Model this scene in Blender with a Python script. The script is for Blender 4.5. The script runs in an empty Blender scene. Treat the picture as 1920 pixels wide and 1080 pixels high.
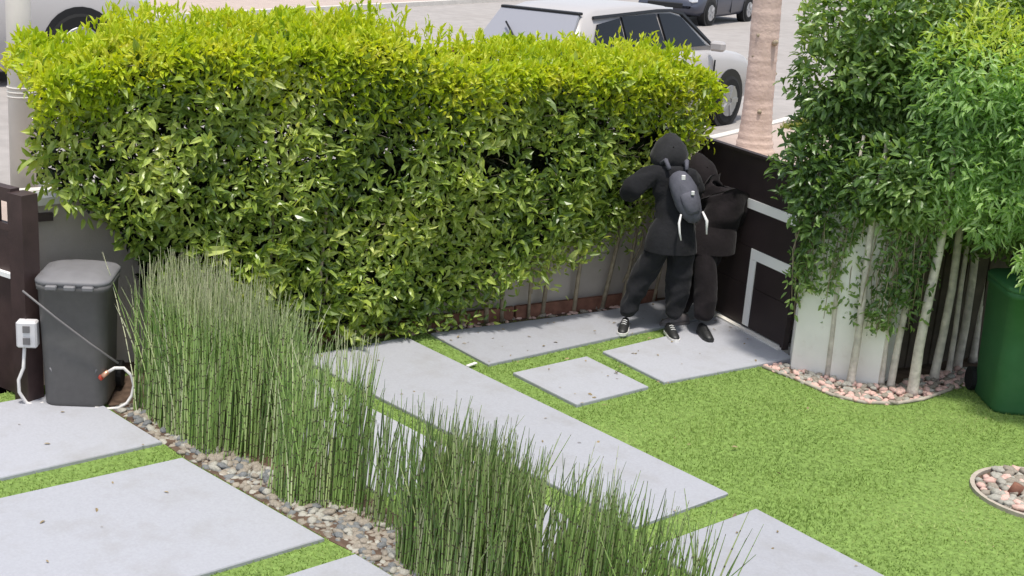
import bpy, math, random
import numpy as np
from mathutils import Vector, Matrix

SC = bpy.context.scene
COL = SC.collection
rng = np.random.default_rng(7)
random.seed(7)

# ------------------------------------------------------------------ camera
# world frame: garden ground z = 0, +x runs along the long slabs toward the camera, +y runs along the wall to the right
CAMH = 3.662
RGT = Vector((0.59912, 0.79921, 0.04811)).normalized()
DWN = Vector((0.25516, -0.13363, -0.95762)).normalized()
FWD = RGT.cross(DWN).normalized()
DWN = FWD.cross(RGT).normalized()
cd = bpy.data.cameras.new('camera')
cam = bpy.data.objects.new('camera', cd); COL.objects.link(cam)
M = Matrix.Identity(4)
for i in range(3):
    M[i][0] = RGT[i]; M[i][1] = -DWN[i]; M[i][2] = -FWD[i]
M[2][3] = CAMH
cam.matrix_world = M
cd.sensor_width = 36
cd.lens = 2409.4 / 1920 * 36
cd.shift_x = 201 / 1920
cd.clip_start = 0.1; cd.clip_end = 600
SC.camera = cam

# ------------------------------------------------------------------ light
SUN_DIR = Vector((0.36, -0.22, 1.90)).normalized()       # toward the sun: high, a little to the camera's side
elev = math.asin(SUN_DIR.z)
w = bpy.data.worlds.new('World'); SC.world = w; w.use_nodes = True
nt = w.node_tree; bg = nt.nodes['Background']
sk = nt.nodes.new('ShaderNodeTexSky'); sk.sky_type = 'NISHITA'; sk.sun_disc = False
sk.sun_elevation = elev; sk.sun_rotation = math.atan2(SUN_DIR.x, SUN_DIR.y)
sk.air_density = 1.0; sk.dust_density = 2.0; sk.ozone_density = 1.0
hs = nt.nodes.new('ShaderNodeHueSaturation'); hs.inputs['Saturation'].default_value = .62   # thin summer haze
nt.links.new(sk.outputs[0], hs.inputs['Color']); nt.links.new(hs.outputs[0], bg.inputs[0]); bg.inputs[1].default_value = 0.15
sd = bpy.data.lights.new('sun', 'SUN'); sd.energy = 2.5; sd.angle = math.radians(5)   # hazy sun, soft shadow edges
sd.use_shadow = True; sd.color = (1, .95, .87)
sun = bpy.data.objects.new('sun', sd); COL.objects.link(sun)
sun.rotation_euler = SUN_DIR.to_track_quat('Z', 'Y').to_euler()
sun.location = (0, 0, 12)
SC.view_settings.view_transform = 'Standard'; SC.view_settings.look = 'None'
SC.view_settings.exposure = 0.58; SC.view_settings.gamma = 1
SC.view_settings.use_curve_mapping = False
SC.cycles.max_bounces = 8; SC.cycles.transparent_max_bounces = 8
SC.cycles.use_denoising = True

# ------------------------------------------------------------------ materials
def mat(name, col, rough=.7, spec=.5, metal=0, var=0, scale=8, bump=0, bscale=60, dirt=None, dscale=3, sheen=0):
    m = bpy.data.materials.new(name); m.use_nodes = True
    n = m.node_tree; b = n.nodes['Principled BSDF']
    b.inputs['Roughness'].default_value = rough; b.inputs['Metallic'].default_value = metal
    b.inputs['Specular IOR Level'].default_value = spec
    b.inputs['Base Color'].default_value = (*col, 1)
    tc = n.nodes.new('ShaderNodeTexCoord')
    last = None
    if var:
        t = n.nodes.new('ShaderNodeTexNoise'); t.inputs['Scale'].default_value = scale; t.inputs['Detail'].default_value = 6
        n.links.new(tc.outputs['Object'], t.inputs['Vector'])
        r = n.nodes.new('ShaderNodeValToRGB')
        r.color_ramp.elements[0].position = .3; r.color_ramp.elements[1].position = .7
        r.color_ramp.elements[0].color = (*[c * (1 - var) for c in col], 1)
        r.color_ramp.elements[1].color = (*[min(1, c * (1 + var)) for c in col], 1)
        n.links.new(t.outputs[0], r.inputs[0]); last = r.outputs[0]
    if dirt:
        t = n.nodes.new('ShaderNodeTexNoise'); t.inputs['Scale'].default_value = dscale; t.inputs['Detail'].default_value = 8
        t.inputs['Roughness'].default_value = .7
        n.links.new(tc.outputs['Object'], t.inputs['Vector'])
        r = n.nodes.new('ShaderNodeValToRGB'); r.color_ramp.elements[0].position = .5; r.color_ramp.elements[1].position = .75
        r.color_ramp.elements[0].color = (0, 0, 0, 1); r.color_ramp.elements[1].color = (.7, .7, .7, 1)
        n.links.new(t.outputs[0], r.inputs[0])
        mx = n.nodes.new('ShaderNodeMix'); mx.data_type = 'RGBA'
        n.links.new(r.outputs[0], mx.inputs[0])
        if last: n.links.new(last, mx.inputs[6])
        else: mx.inputs[6].default_value = (*col, 1)
        mx.inputs[7].default_value = (*dirt, 1); last = mx.outputs[2]
    if last: n.links.new(last, b.inputs['Base Color'])
    if bump:
        t = n.nodes.new('ShaderNodeTexNoise'); t.inputs['Scale'].default_value = bscale; t.inputs['Detail'].default_value = 8
        n.links.new(tc.outputs['Object'], t.inputs['Vector'])
        bp = n.nodes.new('ShaderNodeBump'); bp.inputs['Strength'].default_value = bump; bp.inputs['Distance'].default_value = .01
        n.links.new(t.outputs[0], bp.inputs['Height']); n.links.new(bp.outputs[0], b.inputs['Normal'])
    if sheen: b.inputs['Sheen Weight'].default_value = sheen
    return m

def leafmat(name, cols, rough=.45, trans=.35, spec=.5, tcol=None, nscale=1.2):
    """colour differs from leaf to leaf (random per island) and between patches of the plant"""
    m = bpy.data.materials.new(name); m.use_nodes = True
    n = m.node_tree; b = n.nodes['Principled BSDF']; out = n.nodes['Material Output']
    g = n.nodes.new('ShaderNodeNewGeometry'); tc = n.nodes.new('ShaderNodeTexCoord')
    no = n.nodes.new('ShaderNodeTexNoise'); no.inputs['Scale'].default_value = nscale; no.inputs['Detail'].default_value = 2
    n.links.new(tc.outputs['Object'], no.inputs['Vector'])
    a = n.nodes.new('ShaderNodeMath'); a.operation = 'MULTIPLY_ADD'; a.inputs[1].default_value = .55
    n.links.new(g.outputs['Random Per Island'], a.inputs[0])
    a2 = n.nodes.new('ShaderNodeMath'); a2.operation = 'MULTIPLY_ADD'; a2.inputs[1].default_value = 1.3; a2.inputs[2].default_value = -.42
    n.links.new(no.outputs[0], a2.inputs[0]); n.links.new(a2.outputs[0], a.inputs[2])
    r = n.nodes.new('ShaderNodeValToRGB')
    while len(r.color_ramp.elements) < len(cols): r.color_ramp.elements.new(.5)
    for i, c in enumerate(cols):
        e = r.color_ramp.elements[i]; e.position = i / (len(cols) - 1); e.color = (*c, 1)
    n.links.new(a.outputs[0], r.inputs[0]); n.links.new(r.outputs[0], b.inputs['Base Color'])
    b.inputs['Roughness'].default_value = rough; b.inputs['Specular IOR Level'].default_value = spec
    tr = n.nodes.new('ShaderNodeBsdfTranslucent')
    mul = n.nodes.new('ShaderNodeMix'); mul.data_type = 'RGBA'; mul.blend_type = 'MULTIPLY'; mul.inputs[0].default_value = 1
    n.links.new(r.outputs[0], mul.inputs[6]); mul.inputs[7].default_value = (*(tcol or (2.2, 2.0, .6)), 1)
    n.links.new(mul.outputs[2], tr.inputs[0])
    mx = n.nodes.new('ShaderNodeMixShader'); mx.inputs[0].default_value = trans
    n.links.new(b.outputs[0], mx.inputs[1]); n.links.new(tr.outputs[0], mx.inputs[2]); n.links.new(mx.outputs[0], out.inputs[0])
    return m

MT = dict(
    slab=mat('slab_concrete', (.355, .36, .388), .8, .3, var=.05, scale=60, bump=.2, bscale=260, dirt=(.285, .278, .272), dscale=2.3),
    road=mat('road_surface', (.33, .305, .285), .9, .2, var=.10, scale=3, bump=.3, bscale=90, dirt=(.27, .245, .225), dscale=.7),
    walk=mat('sidewalk_concrete', (.42, .34, .295), .9, .2, var=.08, scale=4, bump=.3, bscale=90),
    edgestone=mat('edging_stone', (.40, .35, .29), .9, .2, var=.2, scale=14),
    kerb=mat('kerb_concrete', (.6, .57, .52), .9, .2, var=.08, scale=6),
    soil=mat('soil', (.11, .075, .055), .95, .1, var=.35, scale=12, bump=.6, bscale=40),
    turf=mat('turf_base', (.18, .27, .07), .9, .1, var=.3, scale=25, bump=.6, bscale=160),
    render=mat('wall_render', (.50, .44, .385), .9, .2, var=.05, scale=3, bump=.25, bscale=120, dirt=(.40, .34, .28), dscale=1.4),
    coping=mat('white_coping', (.80, .77, .71), .8, .3, var=.04, scale=6, dirt=(.62, .55, .47), dscale=4),
    pillar=mat('pillar_render', (.88, .84, .77), .85, .3, var=.04, scale=5, bump=.2, bscale=100, dirt=(.62, .50, .42), dscale=2.2),
    gate=mat('gate_metal', (.030, .020, .020), .55, .4, var=.15, scale=5, bump=.05),
    inlay=mat('white_metal', (.90, .88, .84), .5, .5),
    fence=mat('fence_brown', (.050, .030, .028), .5, .4, var=.25, scale=6, bump=.1),
    darkfence=mat('dark_fence', (.07, .055, .04), .8, .3, var=.3, scale=7, bump=.3),
    cream=mat('cream_pole', (.66, .62, .56), .7, .3, var=.05, scale=5, bump=.1),
    binbody=mat('bin_plastic', (.105, .10, .097), .55, .45, var=.06, scale=20, bump=.1, bscale=300, dirt=(.12, .115, .11), dscale=5),
    binlid=mat('bin_lid_plastic', (.17, .165, .17), .55, .4, var=.08, scale=10, bump=.1, bscale=300),
    greenbin=mat('green_bin_plastic', (.035, .13, .045), .6, .4, var=.07, scale=6, bump=.1, bscale=300, dirt=(.055, .14, .06), dscale=3),
    pvc=mat('white_pvc', (.74, .71, .68), .5, .5, var=.05),
    outlet=mat('outlet_grey', (.62, .60, .60), .5, .5, var=.05),
    redmetal=mat('red_valve', (.55, .06, .03), .4, .5),
    brass=mat('brass', (.75, .42, .28), .35, .5, .6),
    cable=mat('grey_cable', (.16, .15, .15), .6, .4),
    edge=mat('edging_brown', (.20, .095, .065), .85, .2, var=.3, scale=12, bump=.3),
    blackplastic=mat('black_plastic', (.015, .015, .016), .5, .4),
    bark=mat('pale_bark', (.60, .54, .46), .9, .2, var=.25, scale=14, bump=.8, bscale=45),
    bark2=mat('hedge_bark', (.34, .28, .20), .9, .2, var=.3, scale=14, bump=.8, bscale=45),
    palm=mat('palm_bark', (.60, .46, .39), .9, .15, var=.10, scale=9, bump=.7, bscale=30, dirt=(.50, .37, .30), dscale=5),
    pebble=mat('pebble_pale', (.34, .325, .28), .8, .3, var=.25, scale=3, bump=.1),
    pebble_b=mat('pebble_brown', (.27, .235, .19), .8, .3, var=.3, scale=3, bump=.1),
    pebble_g=mat('pebble_grey', (.16, .165, .165), .75, .3, var=.3, scale=3, bump=.1),
    pebble_p=mat('pebble_pink', (.60, .40, .34), .8, .3, var=.25, scale=3, bump=.1),
    cloth=mat('black_cloth', (.014, .014, .016), .9, .15, var=.3, scale=6, bump=.6, bscale=30, sheen=.06),
    cloth2=mat('charcoal_cloth', (.024, .024, .026), .9, .15, var=.3, scale=6, bump=.6, bscale=30, sheen=.10),
    cloth3=mat('black_brown_cloth', (.014, .011, .012), .9, .15, var=.3, scale=6, bump=.6, bscale=30, sheen=.06),
    pack=mat('backpack_fabric', (.085, .085, .105), .75, .3, var=.2, scale=15, bump=.3),
    strap=mat('white_strap', (.75, .73, .72), .6, .4),
    skin=mat('skin', (.52, .36, .27), .6, .4, var=.08),
    shoe=mat('black_shoe', (.018, .018, .018), .5, .5),
    sole=mat('white_sole', (.78, .76, .72), .6, .4),
    shoe2=mat('grey_shoe', (.16, .14, .14), .6, .4),
    cwhite=mat('white_car_paint', (.42, .40, .39), .3, .5),
    cdark=mat('dark_car_paint', (.055, .06, .085), .3, .6),
    glass=mat('car_glass', (.008, .009, .011), .12, .25),
    glassl=mat('sky_tinted_rear_glass', (.30, .30, .33), .10, .8),  # sky reflection painted in as a pale grey base colour
    rubber=mat('rubber', (.014, .014, .014), .8, .3),
    rim=mat('alloy_rim', (.45, .45, .46), .35, .5, .7),
    lampred=mat('tail_lamp', (.14, .012, .02), .2, .6),
    lampwhite=mat('head_lamp', (.75, .77, .8), .2, .6),
    blacktrim=mat('black_trim', (.01, .01, .011), .5, .4),
    brick=mat('far_wall_tan', (.30, .20, .14), .9, .2, var=.15, scale=3),
)
def per_slab(m):   # every slab has a slightly different tone
    n = m.node_tree; b = n.nodes['Principled BSDF']; src = b.inputs['Base Color'].links[0].from_socket
    oi = n.nodes.new('ShaderNodeObjectInfo'); mr = n.nodes.new('ShaderNodeMapRange'); mr.inputs[3].default_value = .90; mr.inputs[4].default_value = 1.07
    n.links.new(oi.outputs['Random'], mr.inputs[0]); h = n.nodes.new('ShaderNodeHueSaturation'); n.links.new(mr.outputs[0], h.inputs['Value'])
    n.links.new(src, h.inputs['Color']); n.links.new(h.outputs[0], b.inputs['Base Color'])
per_slab(MT['slab'])
L_HEDGE = leafmat('hedge_leaf', [(.04, .08, .014), (.12, .195, .03), (.25, .34, .06), (.42, .50, .13), (.68, .70, .34)], .32, .30, .6)
L_INNER = leafmat('shade_dark_hedge_leaf', [(.008, .013, .004), (.016, .026, .007), (.03, .045, .012)], .6, .05, .3)  # inner leaves: shade of the hedge gaps put into a near-black green
L_TIP = leafmat('new_hedge_leaf', [(.26, .40, .02), (.43, .55, .025), (.56, .63, .045), (.64, .64, .10)], .45, .45, .4, (1.3, 1.2, .3), 2.5)
L_DARK = leafmat('ficus_leaf', [(.035, .075, .02), (.10, .185, .045), (.20, .31, .09), (.38, .48, .20)], .34, .30, .6)
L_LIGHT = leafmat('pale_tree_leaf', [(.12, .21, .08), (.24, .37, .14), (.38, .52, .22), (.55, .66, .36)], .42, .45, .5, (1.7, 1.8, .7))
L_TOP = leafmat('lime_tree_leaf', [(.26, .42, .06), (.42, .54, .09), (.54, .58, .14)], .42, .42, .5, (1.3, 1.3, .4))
L_GRASS = leafmat('turf_blade', [(.14, .22, .055), (.21, .31, .075), (.28, .38, .105), (.36, .44, .16)], .7, .25, .2, (1.2, 1.2, .5), 1.1)
L_PALMGRASS = leafmat('verge_blade', [(.20, .24, .05), (.34, .36, .10)], .7, .25, .2, (1.2, 1.2, .5))

def stemmat(name, tips=0.0, k=1.0):
    m = bpy.data.materials.new(name); m.use_nodes = True
    n = m.node_tree; b = n.nodes['Principled BSDF']
    g = n.nodes.new('ShaderNodeNewGeometry'); tc = n.nodes.new('ShaderNodeTexCoord')
    r = n.nodes.new('ShaderNodeValToRGB')
    cols = [(.07, .14, .03), (.20, .34, .07), (.34, .49, .14), (.52, .60, .26), (.72, .72, .48)]
    cols = [tuple(v * k for v in c) for c in cols]
    while len(r.color_ramp.elements) < 5: r.color_ramp.elements.new(.5)
    for i, (p, c) in enumerate(zip((0, .3, .62, .85, 1), cols)):
        r.color_ramp.elements[i].position = p; r.color_ramp.elements[i].color = (*c, 1)
    n.links.new(g.outputs['Random Per Island'], r.inputs[0])
    # joints of the stem: dark rings with a pale sheath
    sp = n.nodes.new('ShaderNodeSeparateXYZ'); n.links.new(tc.outputs['Object'], sp.inputs[0])
    ad = n.nodes.new('ShaderNodeMath'); ad.operation = 'ADD'
    n.links.new(sp.outputs[2], ad.inputs[0]); n.links.new(g.outputs['Random Per Island'], ad.inputs[1])
    mo = n.nodes.new('ShaderNodeMath'); mo.operation = 'PINGPONG'; mo.inputs[1].default_value = .045
    n.links.new(ad.outputs[0], mo.inputs[0])
    lt = n.nodes.new('ShaderNodeMath'); lt.operation = 'LESS_THAN'; lt.inputs[1].default_value = .005
    n.links.new(mo.outputs[0], lt.inputs[0])
    mx = n.nodes.new('ShaderNodeMix'); mx.data_type = 'RGBA'; n.links.new(lt.outputs[0], mx.inputs[0])
    n.links.new(r.outputs[0], mx.inputs[6]); mx.inputs[7].default_value = (.10, .085, .05, 1)
    # dry tan tips
    mr = n.nodes.new('ShaderNodeMapRange'); mr.inputs[1].default_value = .86; mr.inputs[2].default_value = 1.12
    mr.inputs[3].default_value = 0; mr.inputs[4].default_value = tips
    n.links.new(sp.outputs[2], mr.inputs[0])
    m2 = n.nodes.new('ShaderNodeMix'); m2.data_type = 'RGBA'; n.links.new(mr.outputs[0], m2.inputs[0])
    n.links.new(mx.outputs[2], m2.inputs[6]); m2.inputs[7].default_value = (.58, .54, .36, 1)
    n.links.new(m2.outputs[2], b.inputs['Base Color'])
    b.inputs['Roughness'].default_value = .38; b.inputs['Specular IOR Level'].default_value = .6
    return m
MT['stem'] = stemmat('horsetail_stem', .75)
MT['stem2'] = stemmat('horsetail_stem_green', .12, .72)

# ------------------------------------------------------------------ mesh helpers
class MB:
    """collects geometry for ONE mesh object"""
    def __init__(s): s.v = []; s.f = []; s.sm = []
    def add(s, vs, fs, smooth=False):
        k = len(s.v); s.v += [tuple(p) for p in vs]; s.f += [tuple(k + i for i in f) for f in fs]; s.sm += [smooth] * len(fs); return s
    def box(s, c, d, rz=0, bev=0, R=None):
        hx, hy, hz = d[0] / 2, d[1] / 2, d[2] / 2
        R = R or Matrix.Rotation(rz, 3, 'Z'); c = Vector(c)
        if bev <= 0:
            vs = [c + R @ Vector((x * hx, y * hy, z * hz)) for z in (-1, 1) for x, y in ((-1, -1), (1, -1), (1, 1), (-1, 1))]
            return s.add(vs, [(3, 2, 1, 0), (4, 5, 6, 7), (0, 1, 5, 4), (1, 2, 6, 5), (2, 3, 7, 6), (3, 0, 4, 7)])
        b = bev; rings = []
        for (z, i) in ((-hz, b), (-hz + b, 0), (hz - b, 0), (hz, b)):
            x, y = hx - i, hy - i; e = b if i == 0 else 0
            pts = [(-x + e, -y), (x - e, -y), (x, -y + e), (x, y - e), (x - e, y), (-x + e, y), (-x, y - e), (-x, -y + e)]
            rings.append([c + R @ Vector((p[0], p[1], z)) for p in pts])
        return s.loft(rings, closed=True, caps=True)
    def loft(s, rings, closed=True, caps=True, smooth=False):
        n = len(rings[0]); vs = [p for r in rings for p in r]; fs = []
        for i in range(len(rings) - 1):
            for j in range(n if closed else n - 1):
                a = i * n + j; b = i * n + (j + 1) % n; fs.append((a, b, b + n, a + n))
        if caps: fs.append(tuple(range(n - 1, -1, -1))); fs.append(tuple(range((len(rings) - 1) * n, len(rings) * n)))
        return s.add(vs, fs, smooth)
    def tube(s, pts, r, n=8, smooth=True):
        pts = [Vector(p) for p in pts]; rings = []
        rs = r if isinstance(r, (list, tuple)) else [r] * len(pts)
        up = Vector((0.3, 0.2, 1)).normalized()
        t0 = (pts[1] - pts[0]).normalized(); u = t0.cross(up)
        if u.length < .1: u = t0.cross(Vector((1, 0, 0)))
        u.normalize()
        for i, p in enumerate(pts):
            t = (pts[min(i + 1, len(pts) - 1)] - pts[max(i - 1, 0)]).normalized()
            u = (u - t * u.dot(t)).normalized(); v = t.cross(u)
            rings.append([p + (u * math.cos(a) + v * math.sin(a)) * rs[i] for a in [2 * math.pi * k / n for k in range(n)]])
        return s.loft(rings, smooth=smooth)
    def prism(s, poly, z0, z1):
        return s.loft([[Vector((p[0], p[1], z0)) for p in poly], [Vector((p[0], p[1], z1)) for p in poly]])
    def build(s, name, m, parent=None):
        me = bpy.data.meshes.new(name); me.from_pydata([tuple(p) for p in s.v], [], s.f); me.update()
        me.polygons.foreach_set('use_smooth', s.sm)
        if m: me.materials.append(m)
        o = bpy.data.objects.new(name, me); COL.objects.link(o)
        if parent: o.parent = parent
        return o

def tag(o, label=None, cat=None, group=None, kind=None):
    if label: o['label'] = label
    if cat: o['category'] = cat
    if group: o['group'] = group
    if kind: o['kind'] = kind
    return o
def empty(name, loc=(0, 0, 0), rz=0):
    o = bpy.data.objects.new(name, None); COL.objects.link(o); o.location = loc; o.rotation_euler = (0, 0, rz); o.empty_display_size = .1
    return o
def inst(name, me, parent, loc, rot=(0, 0, 0), sc=(1, 1, 1)):
    o = bpy.data.objects.new(name, me); COL.objects.link(o); o.parent = parent
    o.location = loc; o.rotation_euler = rot; o.scale = sc
    return o
def gp(px, py, z=0.0):
    """the point of the level z seen at a place of the photograph (1920 wide)"""
    d = RGT * ((px - 759) / 2409.4) + DWN * ((py - 540) / 2409.4) + FWD
    k = (z - CAMH) / d.z
    return Vector((d.x * k, d.y * k, z))
def quads_mesh(name, P, nper, faces, m, parent=None, smooth=False):
    """P: (N*nper,3) array; faces: faces within one piece; joined to one mesh"""
    N = len(P) // nper; F = np.array(faces); k = F.shape[1]
    idx = (np.arange(N)[:, None, None] * nper + F[None]).reshape(-1)
    me = bpy.data.meshes.new(name); me.vertices.add(len(P)); me.vertices.foreach_set('co', P.astype(np.float32).ravel())
    me.loops.add(len(idx)); me.loops.foreach_set('vertex_index', idx.astype(np.int32))
    nf = len(idx) // k; me.polygons.add(nf); me.polygons.foreach_set('loop_start', (np.arange(nf) * k).astype(np.int32))
    me.polygons.foreach_set('loop_total', np.full(nf, k, np.int32)) if hasattr(me.polygons[0], 'loop_total') and False else None
    me.polygons.foreach_set('use_smooth', np.full(nf, smooth))
    me.update(calc_edges=True); me.materials.append(m)
    o = bpy.data.objects.new(name, me); COL.objects.link(o)
    if parent: o.parent = parent
    return o
# one leaf: six points, folded along the midrib, drooping tip; unit length along +X, normal +Z
LEAF = np.array([(0, 0, 0), (.3, .5, .10), (.72, .40, .04), (1, 0, -.16), (.72, -.40, .04), (.3, -.5, .10), (.5, 0, 0)])
LEAF_F = [(0, 6, 2, 1), (6, 3, 2, 2)]
LEAF_T = [(0, 6, 1), (1, 6, 2), (2, 6, 3), (0, 5, 6), (5, 4, 6), (4, 3, 6)]
def norm(a): return a / np.maximum(np.linalg.norm(a, axis=1, keepdims=True), 1e-6)
def leaves(name, pos, dirs, nrm, length, width, m, parent=None):
    X = norm(dirs); Z = norm(nrm - X * np.sum(nrm * X, 1, keepdims=True)); Y = np.cross(Z, X)
    L = length[:, None, None]; W = width[:, None, None]
    P = pos[:, None] + LEAF[None, :, 0:1] * L * X[:, None] + LEAF[None, :, 1:2] * W * Y[:, None] + LEAF[None, :, 2:3] * L * .8 * Z[:, None]
    return quads_mesh(name, P.reshape(-1, 3), 7, LEAF_T, m, parent)
def leaf_parts(pos, dirs, nrm, length, width, m, parent, me_cache={}):
    """the leaves that show largest, each an object of its own sharing one mesh"""
    key = m.name
    if key not in me_cache:
        me = bpy.data.meshes.new('leaf'); me.from_pydata([tuple(p) for p in LEAF], [], LEAF_T); me.materials.append(m); me_cache[key] = me
    X = norm(dirs); Z = norm(nrm - X * np.sum(nrm * X, 1, keepdims=True)); Y = np.cross(Z, X)
    for i in range(len(pos)):
        Mx = Matrix(((X[i, 0] * length[i], Y[i, 0] * width[i], Z[i, 0] * length[i] * .8, pos[i, 0]), (X[i, 1] * length[i], Y[i, 1] * width[i], Z[i, 1] * length[i] * .8, pos[i, 1]), (X[i, 2] * length[i], Y[i, 2] * width[i], Z[i, 2] * length[i] * .8, pos[i, 2]), (0, 0, 0, 1)))
        o = bpy.data.objects.new('leaf', me_cache[key]); COL.objects.link(o); o.parent = parent; o.matrix_local = Mx
def vnoise(p, s, seed=0):
    """smooth pseudo noise from a few sines, about -1..1"""
    r = np.random.default_rng(seed); out = 0
    for k in range(5):
        f = r.normal(size=p.shape[1]) * s; ph = r.uniform(0, 6.28); out = out + np.sin(p @ f + ph)
    return out / 2.6

# ------------------------------------------------------------------ ground, lawn, paving
tag(MB().prism([(-9.2, -6), (9, -6), (9, 16), (-5.4, 16), (-5.7, 11.9), (-6.3, 9.7), (-8.25, 10.0)], -.30, -.03).build('garden_ground', MT['soil']), kind='structure')
lawn_poly = [(-8.9, -2), (3, -2), (3, 14), (-4.0, 14), (-4.6, 11.3), (-5.25, 10.5)]
bed_edge = [gp(1830, 702), gp(1780, 733), (gp(1730, 751)), gp(1680, 759), gp(1620, 757), gp(1560, 743), gp(1490, 712), gp(1430, 690)]
lawn_poly += [(p.x, p.y) for p in bed_edge] + [(-6.5, 9.3), (-7.4, 9.6), (-8.2, 9.6), (-8.2, 8.9), (-8.62, 6.9), (-8.8, 6), (-9.0, 4.6)]
tag(MB().prism(lawn_poly, -.03, 0).build('lawn', MT['turf']), kind='structure')

paving = tag(empty('paving'), kind='structure')
SLABS = [
    [(-8.78, .4), (-7.51, .4), (-7.51, 3.74), (-8.2, 3.68), (-8.74, 3.66)],
    [(-7.28, .4), (-5.74, .4), (-5.74, 3.92), (-7.2, 3.74)],
    [(-5.48, .4), (-3.95, .4), (-3.95, 4.12), (-5.48, 3.97)],
    [(-8.6, 4.62), (-6.03, 4.55), (-6.03, 5.42), (-8.6, 5.30)],
    [(-5.78, 4.55), (-4.85, 4.55), (-4.85, 5.36), (-5.78, 5.40)],
    [(-8.52, 5.50), (-4.85, 5.66), (-4.86, 6.56), (-8.50, 6.60)],
    [(-4.61, 5.50), (-2.9, 5.50), (-2.9, 6.42), (-4.61, 6.53)],
    [(-4.61, 4.55), (-2.9, 4.55), (-2.9, 5.27), (-4.61, 5.30)],
    [(-7.33, 6.83), (-6.54, 6.79), (-6.53, 7.59), (-7.32, 7.67)],
    [(-8.47, 6.86), (-7.59, 6.79), (-7.57, 8.84), (-7.56, 9.66), (-8.16, 9.86), (-8.19, 8.8)],
    [(-7.345, 7.89), (-6.54, 7.79), (-6.38, 9.28), (-6.60, 9.38), (-7.52, 9.65), (-7.53, 8.90), (-7.36, 8.88)],
]
for p in SLABS:
    c = Vector((sum(q[0] for q in p) / len(p), sum(q[1] for q in p) / len(p)))
    m_ = MB(); ins = [(q[0] + (c.x - q[0]) * .006, q[1] + (c.y - q[1]) * .006) for q in p]
    m_.loft([[Vector((*q, -.02)) for q in p], [Vector((*q, .020)) for q in p], [Vector((*q, .027)) for q in ins]])
    m_.build('paving_slab', MT['slab'], paving)

def in_poly(P, poly):
    x, y = P[:, 0], P[:, 1]; ins = np.zeros(len(P), bool); j = len(poly) - 1
    for i in range(len(poly)):
        xi, yi = poly[i][0], poly[i][1]; xj, yj = poly[j][0], poly[j][1]
        c = ((yi > y) != (yj > y)) & (x < (xj - xi) * (y - yi) / ((yj - yi) or 1e-9) + xi); ins ^= c; j = i
    return ins
RING_C = gp(1950, 932); RING_R = .42
BED_POLY = [(-8.75, 3.76), (-8.2, 3.71), (-7.51, 3.76), (-7.2, 3.77), (-5.74, 3.95), (-5.48, 4.0), (-3.95, 4.15), (-2.2, 4.25), (-2.2, 4.5), (-6.0, 4.5), (-9.0, 4.56)]
def turf_blades():
    N = 260000
    P = np.stack([rng.uniform(-9, -2.4, N), rng.uniform(1.4, 11.4, N)], 1)
    ok = in_poly(P, lawn_poly)
    for s in SLABS: ok &= ~in_poly(P, s)
    ok &= ~in_poly(P, BED_POLY) & (np.hypot(P[:, 0] - RING_C.x, P[:, 1] - RING_C.y) > RING_R)
    # keep only what the picture could see
    d = np.stack([P[:, 0], P[:, 1], np.full(N, -CAMH)], 1)
    z = d @ np.array(FWD); u = d @ np.array(RGT) / z * 2409 + 759; v = d @ np.array(DWN) / z * 2409 + 540
    ok &= (u > -150) & (u < 2150) & (v < 1200)
    P = P[ok]; N = len(P)
    h = rng.uniform(.008, .022, N) * (1 + .35 * vnoise(P, 3.0, 3)); a = rng.uniform(0, 6.28, N); l = rng.normal(0, .012, (N, 2))
    wd = .004
    V = np.zeros((N, 3, 3)); V[:, :2, :2] = P[:, None]; V[:, 2, :2] = P + l
    V[:, 0, 0] += np.cos(a) * wd; V[:, 0, 1] += np.sin(a) * wd; V[:, 1, 0] -= np.cos(a) * wd; V[:, 1, 1] -= np.sin(a) * wd
    V[:, 2, 2] = h
    o = quads_mesh('grass', V.reshape(-1, 3), 3, [(0, 1, 2)], L_GRASS)
    tag(o, 'short bright green turf of the lawn and of the strips between slabs', 'grass', kind='stuff')
turf_blades()

# pebbles ---------------------------------------------------------
def pebble_meshes(mats, seed):
    r = random.Random(seed); out = []
    phi = (1 + 5 ** .5) / 2
    base = [(-1, phi, 0), (1, phi, 0), (-1, -phi, 0), (1, -phi, 0), (0, -1, phi), (0, 1, phi), (0, -1, -phi), (0, 1, -phi), (phi, 0, -1), (phi, 0, 1), (-phi, 0, -1), (-phi, 0, 1)]
    fs = [(0, 11, 5), (0, 5, 1), (0, 1, 7), (0, 7, 10), (0, 10, 11), (1, 5, 9), (5, 11, 4), (11, 10, 2), (10, 7, 6), (7, 1, 8), (3, 9, 4), (3, 4, 2), (3, 2, 6), (3, 6, 8), (3, 8, 9), (4, 9, 5), (2, 4, 11), (6, 2, 10), (8, 6, 7), (9, 8, 1)]
    for i, m in enumerate(mats):
        me = bpy.data.meshes.new('pebble')
        me.from_pydata([tuple(c / 1.9 * r.uniform(.85, 1.15) for c in p) for p in base], [], fs); me.materials.append(m)
        me.polygons.foreach_set('use_smooth', [True] * 20); out.append(me)
    return out
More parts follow.
